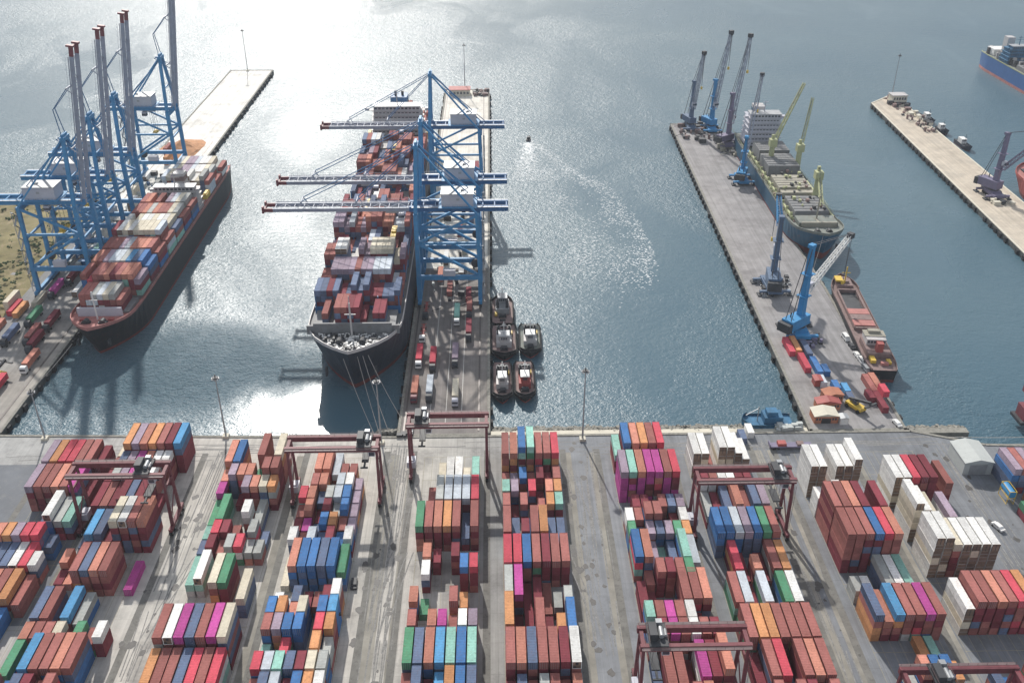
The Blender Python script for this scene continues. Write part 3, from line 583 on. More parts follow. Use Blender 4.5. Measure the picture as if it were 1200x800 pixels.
# ------------------------------------------------------------------ ship-to-shore cranes (sea side is +x, mirrored by s)
def lattice(mb, p, q, w, h, n, t=.22, mi=0):
    """square lattice girder from p to q"""
    p, q = Vector(p), Vector(q); d = (q - p).normalized(); a = d.cross(Vector((0, 0, 1)))
    a = a.normalized() if a.length > .05 else Vector((1, 0, 0)); b = a.cross(d).normalized()
    def c(f, i, ws=1): 
        sx, sy = ((-1, -1), (1, -1), (1, 1), (-1, 1))[i]; return p.lerp(q, f) + a * sx * w / 2 * ws + b * sy * h / 2 * ws
    for i in range(4): mb.beam(c(0, i), c(1, i, .7), t, mi=mi)
    for k in range(n):
        f0, f1 = k / n, (k + 1) / n; s0, s1 = 1 - .3 * f0, 1 - .3 * f1
        for i in range(4):
            j = (i + 1) % 4; mb.beam(c(f0, i, s0), c(f1, j, s1), t * .6, mi=mi)
            if k: mb.beam(c(f0, i, s0), c(f0, j, s0), t * .6, mi=mi)
    return mb
def shore_crane(s, xw, gauge, yc, raised, label, grp, zb=43, apex=73, reach=58, back=13, tr=.5, lead=9):
    t = empty('shore_crane', (xw, yc, 0), label=label, cat='container crane', group=grp)
    bl = M['blue']; W = lead
    X = lambda x: s * x
    def bx(mb, x0, x1, *a, **k): mb.box(min(X(x0), X(x1)), max(X(x0), X(x1)), *a, **k); return mb
    for y in (-W, W):
        MB().beam((0, y, 2.4), (X(0), y, 14), 2.1, 1.9).beam((0, y, 14), (X(0), y, zb + 1), 1.9, 1.7).build('leg', bl, t)
        MB().beam((X(-gauge), y, 2.4), (X(-gauge), y, 14), 1.9, 1.7).beam((X(-gauge), y, 14), (X(-gauge + 1), y, zb + 1), 1.6, 1.5).build('leg', bl, t)
        MB().box(min(X(0), X(-gauge)), max(X(0), X(-gauge)), y - .7, y + .7, 12.5, 14.6).build('portal_beam', bl, t)
        br = MB().beam((X(-gauge + 1), y, 15), (X(-1), y, 30), 1.1).beam((X(-1), y, 31), (X(-gauge + 1), y, zb), .95).beam((X(-.5), y, 30.5), (X(-gauge + .5), y, 30.5), 1.0)
        br.build('diagonal_brace', bl, t)
        MB().beam((X(0), y, zb + 1), (X(-1), y * .22, apex), 1.6, 1.4).build('mast_leg', bl, t)
        MB().beam((X(-gauge + 1), y, zb + 1), (X(-2), y * .25, apex - 1), .75).build('back_stay', bl, t)
    for xx in (0, -gauge):
        MB().box(X(xx) - .8, X(xx) + .8, -W - 3.5, W + 3.5, 1.4, 3.0).build('sill_beam', bl, t)
        c = MB()
        for y in (-W - 3, -W + 1.2, W - 1.2, W + 3): c.box(X(xx) - .6, X(xx) + .6, y - 1.5, y + 1.5, .25, 1.4)
        c.build('bogie', M['dark'], t)
        MB().box(X(xx) - .6, X(xx) + .6, -W + .8, W - .8, zb - 2.2, zb - .2).build('cross_beam', bl, t)
        MB().beam((X(xx), -W, 12.9), (X(xx), W, 12.9), 1.0, 1.5).build('cross_beam', bl, t)
        MB().beam((X(xx), -W, 28), (X(xx), W, 28), .8, .9).build('cross_beam', bl, t)
    ap = MB().box(X(-1) - 1, X(-1) + 1, -3.4, 3.4, apex - 1, apex + .6).box(X(-1) - .5, X(-1) + .5, -2.6, 2.6, apex + .6, apex + 1.8); ap.build('mast_head', bl, t); MB().beam((X(-.6), -W * .66, zb + 13), (X(-.6), W * .66, zb + 13), .6).build('mast_tie', bl, t)
    # rear girder (fixed), twin box beams with ties
    g = MB(); gy = 3.2; bend = -gauge - back
    for y in (-gy, gy): bx(g, bend, 3, y - .6, y + .6, zb - .1, zb + 2.3)
    for k in range(9): xx = bend + .8 + k * (3 - bend - 1.6) / 8; bx(g, xx - .25, xx + .25, -gy + .6, gy - .6, zb + 1.4, zb + 2.1)
    g.build('rear_girder', M['dblue'] if s < 0 else bl, t)
    wk = MB()
    for y in (-gy - 1.5, gy + .7): bx(wk, bend, 2, y, y + .8, zb + 2.2, zb + 2.28)
    for k in range(15):
        xx = bend + k * (2 - bend) / 14
        for y in (-gy - 1.5, gy + 1.45): bx(wk, xx, xx + .08, y, y + .07, zb + 2.2, zb + 3.3)
    for y in (-gy - 1.46, gy + 1.48): wk.beam((X(bend), y, zb + 3.3), (X(2), y, zb + 3.3), .08)
    wk.build('walkway', M['galv'], t)
    # machinery house on the rear girder
    hx0, hx1 = -gauge + 2.5, -gauge + 16.5
    mh = bx(MB(), hx0, hx1, -4.6, 4.6, zb + 2.6, zb + 8.2).build('machinery_house', M['house'], t)
    bl_ = bx(MB(), hx0 - 1.6, hx1 + 1.4, -6.2, 6.2, zb + 2.3, zb + 2.55)
    for q in range(9):
        xx = hx0 - 1.5 + q * (hx1 - hx0 + 2.6) / 8
        for yy in (-6.15, 6.05): bx(bl_, xx, xx + .1, yy, yy + .1, zb + 2.55, zb + 3.7)
    bl_.build('service_platform', bl, t)
    rf = bx(MB(), hx0 - .3, hx1 + .3, -4.9, 4.9, zb + 8.2, zb + 8.5)
    bx(rf, hx0 + 4, hx0 + 5.5, -.8, .8, zb + 8.5, zb + 9.0)
    rf.build('roof', M['galv'], mh)
    bx(MB(), hx0 + 6, hx0 + 7.4, -4.66, -4.6, zb + 5.4, zb + 6.4).build('louvre', M['galv'], mh)
    # boom
    bo = MB(); L_ = reach
    def seg(mb, a, b_, mi=0):
        for y in (-gy + .15, gy - .15): mb.box(a, b_, y - .38, y + .38, 0, 1.7, mi)
    seg(bo, 0, L_ - 4); nb = 14
    for k in range(nb + 1): xx = .6 + k * (L_ - 5.2) / nb; bo.box(xx - .14, xx + .14, -gy + .5, gy - .5, 1.2, 1.5)
    for k in range(nb): a = .6 + k * (L_ - 5.2) / nb; b_ = .6 + (k + 1) * (L_ - 5.2) / nb; q = 1 if k % 2 else -1; bo.beam((a, -q * (gy - .7), 1.5), (b_, q * (gy - .7), 1.35), .15)
    for k in range(20):
        xx = 1 + k * (L_ - 6) / 19
        for y in (-gy - 1.2, gy + 1.1): bo.box(xx, xx + .08, y, y + .07, 1.9, 2.9)
    for y in (-gy - 1.2, gy + 1.1): bo.beam((1, y, 2.9), (L_ - 4, y, 2.9), .07); bo.box(1, L_ - 4, y - (.0 if y > 0 else 0), y + .1, 1.8, 1.95); bo.box(1, L_ - 4, min(y, y - y / abs(y) * .5), max(y, y - y / abs(y) * .5), 1.72, 1.78)
    tip = MB(); seg(tip, L_ - 3.98, L_); tip.box(L_ - .4, L_ + .2, -gy + .7, gy - .7, .8, 1.4); [tip.box(L_, L_ + .8, y - .9, y + .9, -.4, 2.6) for y in (-gy + .15, gy - .15)]
    pe = MB()
    for f in (.36, .74):
        for y in (-gy + .15, gy - .15): pe.beam((f * L_ - 1.6, y, 1.9), (f * L_, y, 4.6), .35).beam((f * L_ + 1.6, y, 1.9), (f * L_, y, 4.6), .35)
        pe.beam((f * L_, -gy, 4.6), (f * L_, gy, 4.6), .35)
    ang = R(82) if raised else 0
    bm = bo.build('boom', M['boom'], t); tp = tip.build('boom_tip', M['red'], bm); pp = pe.build('stay_bracket', M['boom'], bm)
    bm.location = (X(3.2), 0, zb + .1)
    bm.rotation_euler = (0, -ang, 0) if s > 0 else (0, -ang, math.pi)
    if s < 0: bm.rotation_mode = 'QUATERNION'; bm.rotation_quaternion = Matrix.Rotation(math.pi, 4, 'Z').to_quaternion() @ Matrix.Rotation(-ang, 4, 'Y').to_quaternion()
    st = MB(); A = Vector((X(-1), 0, apex))
    for y in (-2.2, 2.2):
        if raised:
            for f in (.36, .74): 
                p = Vector((X(3.2) + X(f * L_ * math.cos(ang)) - X(4.6 * math.sin(ang)), y, zb + f * L_ * math.sin(ang) + 4.6 * math.cos(ang)))
                mid = (A + p) / 2 + Vector((X(-5), 0, 1.5)) ; st.beam(A + Vector((0, y, 0)), mid, .3).beam(mid, p, .3)
        else:
            for f in (.36, .74): st.beam(A + Vector((0, y, 0)), (X(3.2 + f * L_), y * 1.3, zb + 4.7), .32)
        st.beam(A + Vector((0, y, -1)), (X(-gauge - 2), y * 1.4, zb + 2.4), .34)
    st.build('stay_rod', M['dblue'], t)
    # trolley with cab, ropes and spreader
    xt = (-gauge * .45) if raised else 3.2 + tr * L_
    tl = MB().cb(X(xt), 0, zb - .6, 5.5, 5.2, .9).cb(X(xt), 0, zb - .1, 3.5, 6.0, .5).build('trolley', M['galv'], t)
    cb = MB().cb(X(xt - 4), -1.6, zb - 2.4, 2.6, 2.4, 2.6).build('cab', M['house'], tl); MB().cb(X(xt - 4), -1.6, zb - 2.7, 2.7, 2.5, 1.2).build('window', M['glass'], cb)
    zs = zb - (14 if raised else 11)
    sp = MB().cb(X(xt), 0, zs, 2.3, 12.0, .5).cb(X(xt), 0, zs + .6, 2.0, 4.2, .8).build('spreader', M['yel'], t)
    hr = MB()
    for a in (-1.1, 1.1):
        for b_ in (-1.6, 1.6): hr.beam((X(xt) + a, b_, zs + .8), (X(xt) + a, b_ * 1.2, zb - .8), .12)
    hr.build('hoist_rope', M['cable'], t)
    # stair tower and lift on the landside leg
    sw = MB(); lx = X(-gauge - 1.6)
    for k in range(13):
        z0 = 3 + k * 3; a, b_ = (-W - 1.8, -W + 1.8) if k % 2 else (-W + 1.8, -W - 1.8); sw.beam((lx, a, z0), (lx, b_, z0 + 3), .8, .18); sw.box(lx - .5, lx + .5, b_ - .5, b_ + .5, z0 + 2.95, z0 + 3.05)
    for yy in (-W - 2.2, -W + 2.2): sw.box(lx - .1, lx + .1, yy - .1, yy + .1, 2.8, zb)
    sw.build('stair_tower', M['galv'], t)
    MB().cyl((X(-gauge + 2.2), W - 3.2, 13.2), (X(-gauge + 2.2), W - 2.4, 13.2), 2.1, n=18).build('cable_reel', M['dark'], t)
    MB().cb(X(-gauge * .5), -W, 16.2, 5.5, 2.6, 2.8).build('electrical_cabin', M['house'], t)
    return t
gL = 'blue container cranes with raised booms on the left pier'; gM = 'blue container cranes with lowered booms on the middle pier'
shore_crane(1, -187.3, 26, 410, True, 'blue shore crane with raised boom, nearest of the four on the left pier', gL, reach=70)
shore_crane(1, -187.3, 26, 441, True, 'blue shore crane with raised boom, second nearest on the left pier', gL, reach=70)
shore_crane(1, -187.3, 26, 474, True, 'blue shore crane with raised boom, third nearest on the left pier', gL, reach=70)
shore_crane(1, -187.3, 26, 552, True, 'blue shore crane with raised boom standing apart at the far end of the row', gL, reach=70)
shore_crane(-1, -34.2, 27.8, 397, False, 'blue shore crane nearest the yard on the middle pier, long boom lowered', gM, zb=43.5, reach=64, tr=.12)
shore_crane(-1, -34.2, 27.8, 430, False, 'blue shore crane standing between two others on the middle pier, boom lowered', gM, zb=43.5, reach=64, tr=.35)
shore_crane(-1, -34.2, 27.8, 513, False, 'farthest blue shore crane on the middle pier, boom lowered over the ship stern', gM, zb=43.5, reach=56, tr=.3)

# ------------------------------------------------------------------ harbour mobile cranes
def harbour_crane(loc, tower_h, tip, tm, bmm, label, base=1.0, foot=.45, lat=True, az_fix=None):
    """tip is the boom head in metres relative to the crane base"""
    t = empty('harbour_crane', (*loc, 0), label=label, cat='mobile harbour crane', group='mobile harbour cranes on the right piers'); b = base
    az = math.atan2(tip[1], tip[0]); up = Matrix.Rotation(az, 4, 'Z')
    ch = MB().cb(0, 0, 2.1, 6 * b, 15 * b, 1.6).cb(0, 0, 3.2, 5 * b, 9 * b, .8)
    for sy in (-1, 1): ch.cb(0, sy * 5.6 * b, 1.9, 12.5 * b, 1.4, .9)
    ch.build('chassis', tm, t)
    for sx in (-1, 1):
        for sy in (-1, 1): MB().cb(sx * 6 * b, sy * 5.6 * b, .35, 2.4, 3.6, .5).cyl((sx * 6 * b, sy * 5.6 * b, .5), (sx * 6 * b, sy * 5.6 * b, 2), .35, n=8).build('outrigger_pad', M['dark'], t)
    for sx in (-1, 1):
        wl = MB()
        for k in range(6): wl.cyl((sx * 3.0 * b - .4, -4.5 * b + k * 1.8 * b, .75), (sx * 3.0 * b + .4, -4.5 * b + k * 1.8 * b, .75), .72, n=10)
        wl.build('wheel_row', M['black'], t)
    sl = empty('superstructure', (0, 0, 0), az); sl.parent = t; rl = math.hypot(tip[0], tip[1])
    MB().cyl((0, 0, 3.6), (0, 0, 4.6), 2.6 * b, n=16).build('slewing_ring', M['dark'], sl)
    MB().box(-8.5 * b, 3 * b, -2.6 * b, 2.6 * b, 4.6, 8.4 * b).build('machine_house', tm, sl)
    MB().box(-10.6 * b, -8.4 * b, -2.8 * b, 2.8 * b, 4.4, 7.6 * b).build('counterweight', M['dark'], sl)
    tw = MB().beam((0, 0, 4.6), (0, 0, tower_h), 2.6 * b, 2.6 * b, w2=1.7 * b)
    for z in (tower_h * .45, tower_h * .7): tw.cb(0, 0, z, 4.2 * b, 4.2 * b, .25)
    tw.box(-1.8, 1.0, -1.2, 1.2, tower_h, tower_h + 1.4); tw.build('tower', tm, sl)
    cb = MB().box(1.4 * b, 3.8 * b, -1.3, 1.3, tower_h * .52, tower_h * .52 + 2.6).build('cab', M['house'], sl); MB().box(3.0 * b, 3.9 * b, -1.35, 1.35, tower_h * .52 + .6, tower_h * .52 + 2).build('window', M['glass'], cb)
    root = Vector((1.6 * b, 0, tower_h * foot)); hd = Vector((rl, 0, tip[2])); bo = MB(); lattice(bo, root, hd, 2.3 * b, 2.0 * b, 12, .34); bo.build('boom', bmm, sl)
    MB().cb(rl, 0, tip[2], 2.4, 2.6, 2.2).cyl((rl + .6, -.5, tip[2] - .8), (rl + .6, .5, tip[2] - .8), 1.1, n=12).build('boom_head', M['dark'], sl)
    cbm = MB(); th = Vector((-.4, 0, tower_h + 1.2))
    for y in (-.7, .7): cbm.beam(th + Vector((0, y, 0)), hd + Vector((0, y * .6, .6)), .22); cbm.beam(th + Vector((0, y, 0)), (-8 * b, y * 2, 8.0 * b), .26)
    hk = max(tip[2] - 22, 9); cbm.beam((rl + 1, -.3, tip[2] - .8), (rl + 1, 0, hk), .14).beam((rl + 1, .3, tip[2] - .8), (rl + 1, 0, hk), .14); cbm.build('cable', M['cable'], sl)
    MB().cb(rl + 1, 0, hk - .9, 1.2, .9, 1.8).build('hook_block', M['yel'], sl)
    MB().cyl((-5 * b, 1.2, 8.4 * b), (-5 * b, 1.2, 10.4 * b), .3, n=8).build('exhaust', M['dark'], sl)
    return t
harbour_crane((137, 641), 32, (2.6, -9, 54), M['mcd'], M['boom'], 'slim blue grey harbour crane at the far left corner of the right pier, boom upright')
harbour_crane((150.5, 637), 34, (4.5, -9, 68), M['mcb'], M['boom'], 'blue harbour crane at the far end of the right pier with the tallest boom')
harbour_crane((155, 605), 34, (8, 5, 70), M['mcp'], M['boom'], 'dark purple grey harbour crane beside the cargo ship stern, boom nearly upright')
harbour_crane((149.5, 540), 27, (15, 38, 54), M['mcb'], M['boom'], 'blue harbour crane halfway along the cargo ship, boom leaning away over the deck')
harbour_crane((131.5, 400), 36, (3.5, 20, 39), M['mcd'], M['mcb'], 'dark harbour crane with a bright blue boom near the cargo ship bow', base=1.15, foot=.9)
harbour_crane((132.5, 358), 41, (22, 17, 38.5), M['mcb'], M['white'], 'bright blue harbour crane with a white lattice boom reaching out to the right', base=1.1, foot=.5)
harbour_crane((290.5, 515), 36, (12, -22, 46), M['mcp'], M['mcp'], 'purple grey harbour crane on the far right pier next to the red ship', base=1.1)

# ------------------------------------------------------------------ light masts
def mast(x, y, h, label):
    t = empty('light_mast', (x, y, 0), label=label, cat='light mast', group='tall light masts')
    MB().cb(0, 0, .5, 2.2, 2.2, 1.0).build('footing', M['cream'], t)
    MB().cyl((0, 0, 1), (0, 0, h), .36, .18, n=10).build('pole', M['galv'], t)
    MB().cyl((0, 0, h - .3), (0, 0, h + .1), 1.0, n=14).cyl((0, 0, h + .1), (0, 0, h + 1.2), .2, n=6).build('head_frame', M['dark'], t)
    for k in range(8):
        a = k * math.pi / 4; MB().cb(0, 0, 0, .6, .4, .45).build('floodlight', M['galv'], t, loc=(1.15 * math.cos(a), 1.15 * math.sin(a), h - .5), rz=a)
mast(-165.2, 286, 21, 'light mast on the quay at the far left')
mast(-99.2, 286, 26, 'light mast on the quay beside the pale lane, left of centre')
mast(-41.7, 281, 27, 'light mast beside the tall gantry at the foot of the middle pier')
mast(31.7, 281.5, 30, 'light mast on the quay right of the tugs')
mast(-203, 800, 33, 'thin light mast at the far tip of the left pier')
mast(-21.2, 738, 35, 'thin light mast at the far tip of the middle pier')
mast(305.5, 716, 31, 'thin light mast at the tip of the far right pier')
# ------------------------------------------------------------------ ships
def hull_mesh(L, B, zd, prof, zs, mats, flare=.0, bow_sheer=2.5, stern_w=.86, bulb=True, bulwark=1.2, bows=.16, name='hull'):
    """bow at y=0 pointing to -y, stern at y=L; zs = heights of the colour bands above the water"""
    n = 30; rows = []
    def half(f, lvl):     # f 0..1 from bow; lvl 0 water .. 1 deck
        bl = bows * (1.25 - .45 * lvl); e = min(f / bl, 1.0)
        w = (1 - (1 - e) ** (1.7 + .9 * lvl)) ** (.92)
        if f > .9: w *= 1 - (1 - stern_w) * ((f - .9) / .1) ** 1.5 * (1.6 - .6 * lvl)
        return w * B / 2
    lv = [-.9] + zs + [zd]
    V = []; fr = []
    for i in range(n + 1):
        f = (i / n) ** 1.6
        sheer = bow_sheer * max(0, 1 - f / .2) ** 1.5
        for z in lv:
            lvl = max(0, min(1, z / zd)); rake = (1 - lvl) * (.035 * L) * (1 - f) ** 8
            zz = z + (sheer * lvl ** 2 if z > 0 else 0)
            fr.append((half(f, lvl), f * L + rake, zz))
    k = len(lv); mb = MB(); nl = len(fr)
    mb.v = [(-x, y, z) for x, y, z in fr] + [(x, y, z) for x, y, z in fr]
    for i in range(n):
        for j in range(k - 1):
            a = i * k + j
            mb.f.append((a, a + 1, a + k + 1, a + k)); mb.mi.append(min(j, len(mats) - 1) if False else mats_idx(j, k))
            b = nl + a; mb.f.append((b, b + k, b + k + 1, b + 1)); mb.mi.append(mats_idx(j, k))
    for j in range(k - 1):   # stem and transom closings
        mb.f.append((j, nl + j, nl + j + 1, j + 1)); mb.mi.append(mats_idx(j, k))
        a = n * k + j; mb.f.append((a, a + 1, nl + a + 1, nl + a)); mb.mi.append(mats_idx(j, k))
    deck = MB(); bw = MB(); ed = []
    for i in range(n + 1):
        a = i * k + k - 1; x, y, z = fr[a]; ed.append((x, y, z))
    for i in range(n):
        (x0, y0, z0), (x1, y1, z1) = ed[i], ed[i + 1]; e = .15
        deck.add([(-x0, y0, z0 - e), (x0, y0, z0 - e), (x1, y1, z1 - e), (-x1, y1, z1 - e)], [(0, 1, 2, 3)])
        if bulwark:
            hb = bulwark * (1.0 if y0 < .13 * L else .55)
            for s in (-1, 1):
                bw.add([(s * x0, y0, z0 - .2), (s * x1, y1, z1 - .2), (s * x1, y1, z1 + hb), (s * x0, y0, z0 + hb), (s * (max(x0 - .3, 0)), y0 + .1, z0 - .2), (s * (max(x1 - .3, 0)), y1 + .1, z1 - .2), (s * (max(x1 - .3, 0)), y1 + .1, z1 + hb), (s * (max(x0 - .3, 0)), y0 + .1, z0 + hb)],
                       [(0, 1, 2, 3), (4, 7, 6, 5), (3, 2, 6, 7)])
    return mb, deck, bw, ed
def mats_idx(j, k): return j if j < 3 else 2
def add_hull(t, L, B, zd, zs, hm, deckm, bwm, **kw):
    mb, dk, bw, ed = hull_mesh(L, B, zd, None, zs, hm, **kw)
    h = mb.build('hull', hm, t); dk.build('deck', deckm, t)
    if bw.v: bw.build('bulwark', bwm, t)
    return ed
def railing(t, pts, z, m=None, posts=2.5, name='handrail', h=1.1):
    r = MB()
    for a, b in zip(pts, pts[1:]):
        a = Vector((*a, z)); b = Vector((*b, z)); n = max(1, int((b - a).length / posts))
        for i in range(n + 1): p = a.lerp(b, i / n); r.box(p.x - .05, p.x + .05, p.y - .05, p.y + .05, z, z + h)
        for hh in (h, h * .5): r.beam(a + Vector((0, 0, hh)), b + Vector((0, 0, hh)), .07)
    r.build(name, m or M['white'], t)
def windows(t, x0, x1, y, z0, z1, n, face=-1, mat=None, name='window'):
    """n windows on a wall facing -y (face=-1) or +y; each a recessed pane of its own"""
    wd = (x1 - x0) / n
    me = MB().box(-wd * .33, wd * .33, -.06, .06, 0, z1 - z0).mesh(name, [mat or M['glass']])
    for i in range(n): put(name, me, t, (x0 + wd * (i + .5), y, z0))
def deckhouse(t, x0, x1, y0, y1, z0, floors, fh=2.8, m=None, step=.5, wings=0, win=10):
    for k in range(floors):
        a = step * k; z = z0 + k * fh
        fl = MB().box(x0 + a, x1 - a, y0 + a * .6, y1 - a * .6, z, z + fh - .25).box(x0 + a - .7, x1 - a + .7, y0 + a * .6 - .8, y1 - a * .6 + .6, z + fh - .25, z + fh).build('deckhouse_floor', m or M['bridge'], t)
        windows(fl, x0 + a + .8, x1 - a - .8, y0 + a * .6 - .03, z + 1.2, z + 1.75, win)
    z = z0 + floors * fh; a = step * floors
    br = MB().box(x0 + a, x1 - a, y0 + a * .4 - .6, y0 + (y1 - y0) * .55, z, z + 2.7)
    if wings: br.box(x0 - wings, x1 + wings, y0 + a * .4 + .4, y0 + a * .4 + 3.2, z, z + .3).box(x0 - wings, x0 - wings + 2, y0 + a * .4 + .2, y0 + a * .4 + 3.4, z, z + 1.4).box(x1 + wings - 2, x1 + wings, y0 + a * .4 + .2, y0 + a * .4 + 3.4, z, z + 1.4)
    b = br.build('bridge', m or M['bridge'], t); windows(b, x0 + a + .2, x1 - a - .2, y0 + a * .4 - .64, z + 1.0, z + 2.1, max(6, win))
    MB().box(x0 + a - .5, x1 - a + .5, y0 + a * .4 - 1.1, y0 + (y1 - y0) * .55 + .5, z + 2.7, z + 2.95).build('bridge_roof', M['galv'], t)
    mm = MB(); cx = (x0 + x1) / 2; ym = y0 + (y1 - y0) * .35; mm.cyl((cx, ym, z + 2.9), (cx, ym, z + 10), .35, .18, n=8).beam((cx - 3, ym, z + 7), (cx + 3, ym, z + 7), .2).beam((cx - 1.6, ym - .3, z + 9), (cx + 1.6, ym - .3, z + 9), .35); mm.build('radar_mast', m or M['bridge'], t)
    return z + 2.7
def cargo(x, y, cols, rows_, bays, z0, heights, keys, gap=1.3, ln=12.19, rng=None, rot=0):
    """deck cargo, part of the joined remainder of containers"""
    r_ = rng or random
    for bi in range(bays):
        for ri in range(rows_):
            h = heights(bi, ri)
            k = None
            for tt in range(max(0, h)):
                k = r_.choice(keys)
                if ln > 7 and False: pass
                rest_box(x + (ri - (rows_ - 1) / 2) * 2.5, y + bi * (ln + gap), z0 + tt * 2.6, ln, k, detail=(tt == h - 1))
ZW = -3.0
# --- large ship at the middle pier
t = empty('container_ship', (-56.3, 312.5, ZW), label='large navy container ship with white speckled bow moored left of the middle pier', cat='container ship')
ed = add_hull(t, 302, 38, 21, [2.2, 2.6], [M['boot'], M['navy'], M['navy']], M['hatch'], M['bridge'], bow_sheer=1.0, bows=.12)
MB().box(-15.5, 15.5, 16.5, 17.3, 21, 26.2).box(-18.4, -15.5, 17.2, 18.0, 21, 24.8).box(15.5, 18.4, 17.2, 18.0, 21, 24.8).build('breakwater', M['hatch'], t)
for s in (-1, 1):
    a = MB().cyl((s * 4.5, 8, 22.3), (s * 4.5, 11, 22.3), 1.3, n=12).cb(s * 4.5, 9.5, 21.7, 4.4, 2.2, 1).build('windlass', M['dark'], t)
    MB().cb(s * 9.6, 3.9, 12, .8, 2.2, 3.4).build('anchor', M['dark'], t)
    MB().cb(s * 8.5, 12, 21.6, 2.6, 2, 1.6).build('mooring_winch', M['dark'], t)
bl = MB().cyl((-1.4, 4.4, 21), (-1.4, 4.4, 22.7), .5, n=8)
for k in range(16):
    a = random.uniform(-11, 11); yy = random.uniform(5 + abs(a) * .35, 15); bl.cyl((a, yy, 21), (a, yy, 22.4 + random.random()), random.uniform(.3, .7), n=7)
bl.build('bollard', M['dark'], t)
for nm, mt, cnt in (('deck_fitting', M['white'], 170), ('deck_gear', M['dark'], 120)):
    fk = MB()
    for k in range(cnt):
        yy = random.uniform(3.5, 16.0); hwid = 19 * (1 - (1 - min(yy / 29, 1)) ** 2.6) ** .92 - 2.2; a = random.uniform(-hwid, hwid - .5); fk.box(a, a + random.uniform(.3, 1.3), yy, yy + random.uniform(.3, 1.1), 21.0, 21.8 + random.random() * .5)
    fk.build(nm, mt, t, kind='stuff')
MB().box(-.3, .3, 13, 13.6, 21, 37).beam((-2.2, 13.3, 32), (2.2, 13.3, 32), .3).cyl((0, 13.3, 37), (0, 13.3, 40), .15, n=6).build('foremast', M['bridge'], t)
for bi in range(19):
    if bi in (15, 16): continue
    yb = 20.5 + bi * 14.6
    MB().box(-16.5, 16.5, yb, yb + 12.6, 20.9, 23.2).build('hatch_cover', M['hatch'], t)
    lb = MB().box(-17.6, 17.6, yb + 13.2, yb + 13.9, 20.9, 24.4)
    for xx in (-17, -8.5, 0, 8.5, 17): lb.box(xx - .2, xx + .2, yb + 13.1, yb + 14, 24, 29)
    lb.build('lashing_bridge', M['dblue'], t)
hz = deckhouse(t, -16, 16, 240, 254, 21, 8, 2.8, wings=2.6, win=12, step=.3)
MB().box(-5, 5, 256, 266, 21, 47).build('funnel', M['dblue'], t); MB().box(-5.1, 5.1, 255.9, 266.1, 41, 44).build('funnel_band', M['deckg'], t)
MB().cyl((-2, 260, 47), (-2, 260, 50), .8, n=8).cyl((2, 261, 47), (2, 261, 49.5), .8, n=8).build('exhaust', M['dark'], t)
for s in (-1, 1): MB().cb(s * 17.6, 247, 27, 2.6, 9, 2.8).cb(s * 17.6, 247, 28.8, 1.8, 7, .8).build('lifeboat', M['yel'], t)
railing(t, [(-18.8, 45), (-18.8, 290)], 21, m=M['bridge'], posts=5)
railing(t, [(18.8, 45), (18.8, 290)], 21, m=M['bridge'], posts=5)
r2 = random.Random(5)
def hh(bi, ri):
    base = [3, 3, 2, 4, 3, 5, 5, 4, 2, 1, 3, 4, 4, 5, 3, 0, 0, 4, 3][bi]
    if bi == 0: return max(0, [0, 2, 0, 3, 3, 3, 3, 1, 0, 2, 2, 0, 2, 1][ri])
    if bi in (8, 9): return r2.choice([0, 0, 1, 2])
    blk = [0, 0, 0, 0, -1, -1, 1, 1, 1, 0, 0, -1, -1, 0][ri]
    return max(0, base + blk + r2.choice([0, 0, 0, -1]))
for bi in range(19):
    if bi in (15, 16): continue
    rw = 12 if bi == 0 else 14; kk = 'rsrrnmuwlrrm' if bi % 3 else 'nnmmrsnru'
    run = r2.choice(kk)
    for ri in range(rw):
        h = hh(bi, ri)
        if r2.random() < .5: run = r2.choice(kk)
        if bi == 2 and 4 <= ri <= 5: run = 'n'
        if bi == 3 and 8 <= ri <= 11: run = 'c'; h = 5
        if bi == 3 and ri in (2, 3): run = 'w'; h = 5
        if bi == 2 and 2 <= ri <= 6: h = 4; run = r2.choice('uru')
        if bi == 2 and ri > 6 and ri < 12: h = 4; run = r2.choice('nlu')
        if bi == 1: run = 'n' if r2.random() < .7 else 'm'
        for tt in range(h):
            k = run if tt == h - 1 else r2.choice('nnnmrmmr')
            rest_box(-56.3 + (ri - (rw - 1) / 2) * 2.52, 312.5 + 20.7 + bi * 14.6, ZW + 23.3 + tt * 2.6, 12.19, k, detail=(tt == h - 1))
# --- feeder ship at the left pier
FX, FY = -168.6, 345
t = empty('container_ship', (FX, FY, ZW), label='black hulled container ship with pinkish deck moored along the left pier', cat='container ship')
ed = add_hull(t, 203, 26.5, 12.5, [1.2, 1.5], [M['boot'], M['hullb'], M['hullb']], M['deckr'], M['deckr'], bow_sheer=2.5, bows=.14)
MB().box(-9.5, 9.5, 15, 15.8, 12.9, 17.6).build('breakwater', M['house'], t)
for s in (-1, 1):
    MB().cyl((s * 3.5, 7, 14.9), (s * 3.5, 9.4, 14.9), 1.1, n=12).cb(s * 3.5, 8.2, 14.3, 3.6, 2, 1).build('windlass', M['dark'], t)
    MB().cb(s * 6.4, 3.6, 7.5, .7, 1.8, 2.8).build('anchor', M['dark'], t); MB().cb(s * 6, 11, 14.0, 2.2, 1.6, 1.4).build('mooring_winch', M['tugred'], t)
MB().box(-.25, .25, 11.6, 12.1, 12.4, 27).beam((-1.8, 11.8, 23), (1.8, 11.8, 23), .25).build('foremast', M['white'], t)
for bi in range(11):
    yb = 18 + bi * 14.0 + (22 if bi > 7 else 0)
    MB().box(-11.4, 11.4, yb, yb + 12.4, 12.4, 14.4).build('hatch_cover', M['hatch'], t)
deckhouse(t, -11.6, 11.6, 132, 141, 12.5, 4, 2.8, wings=1.4, win=10, step=.3)
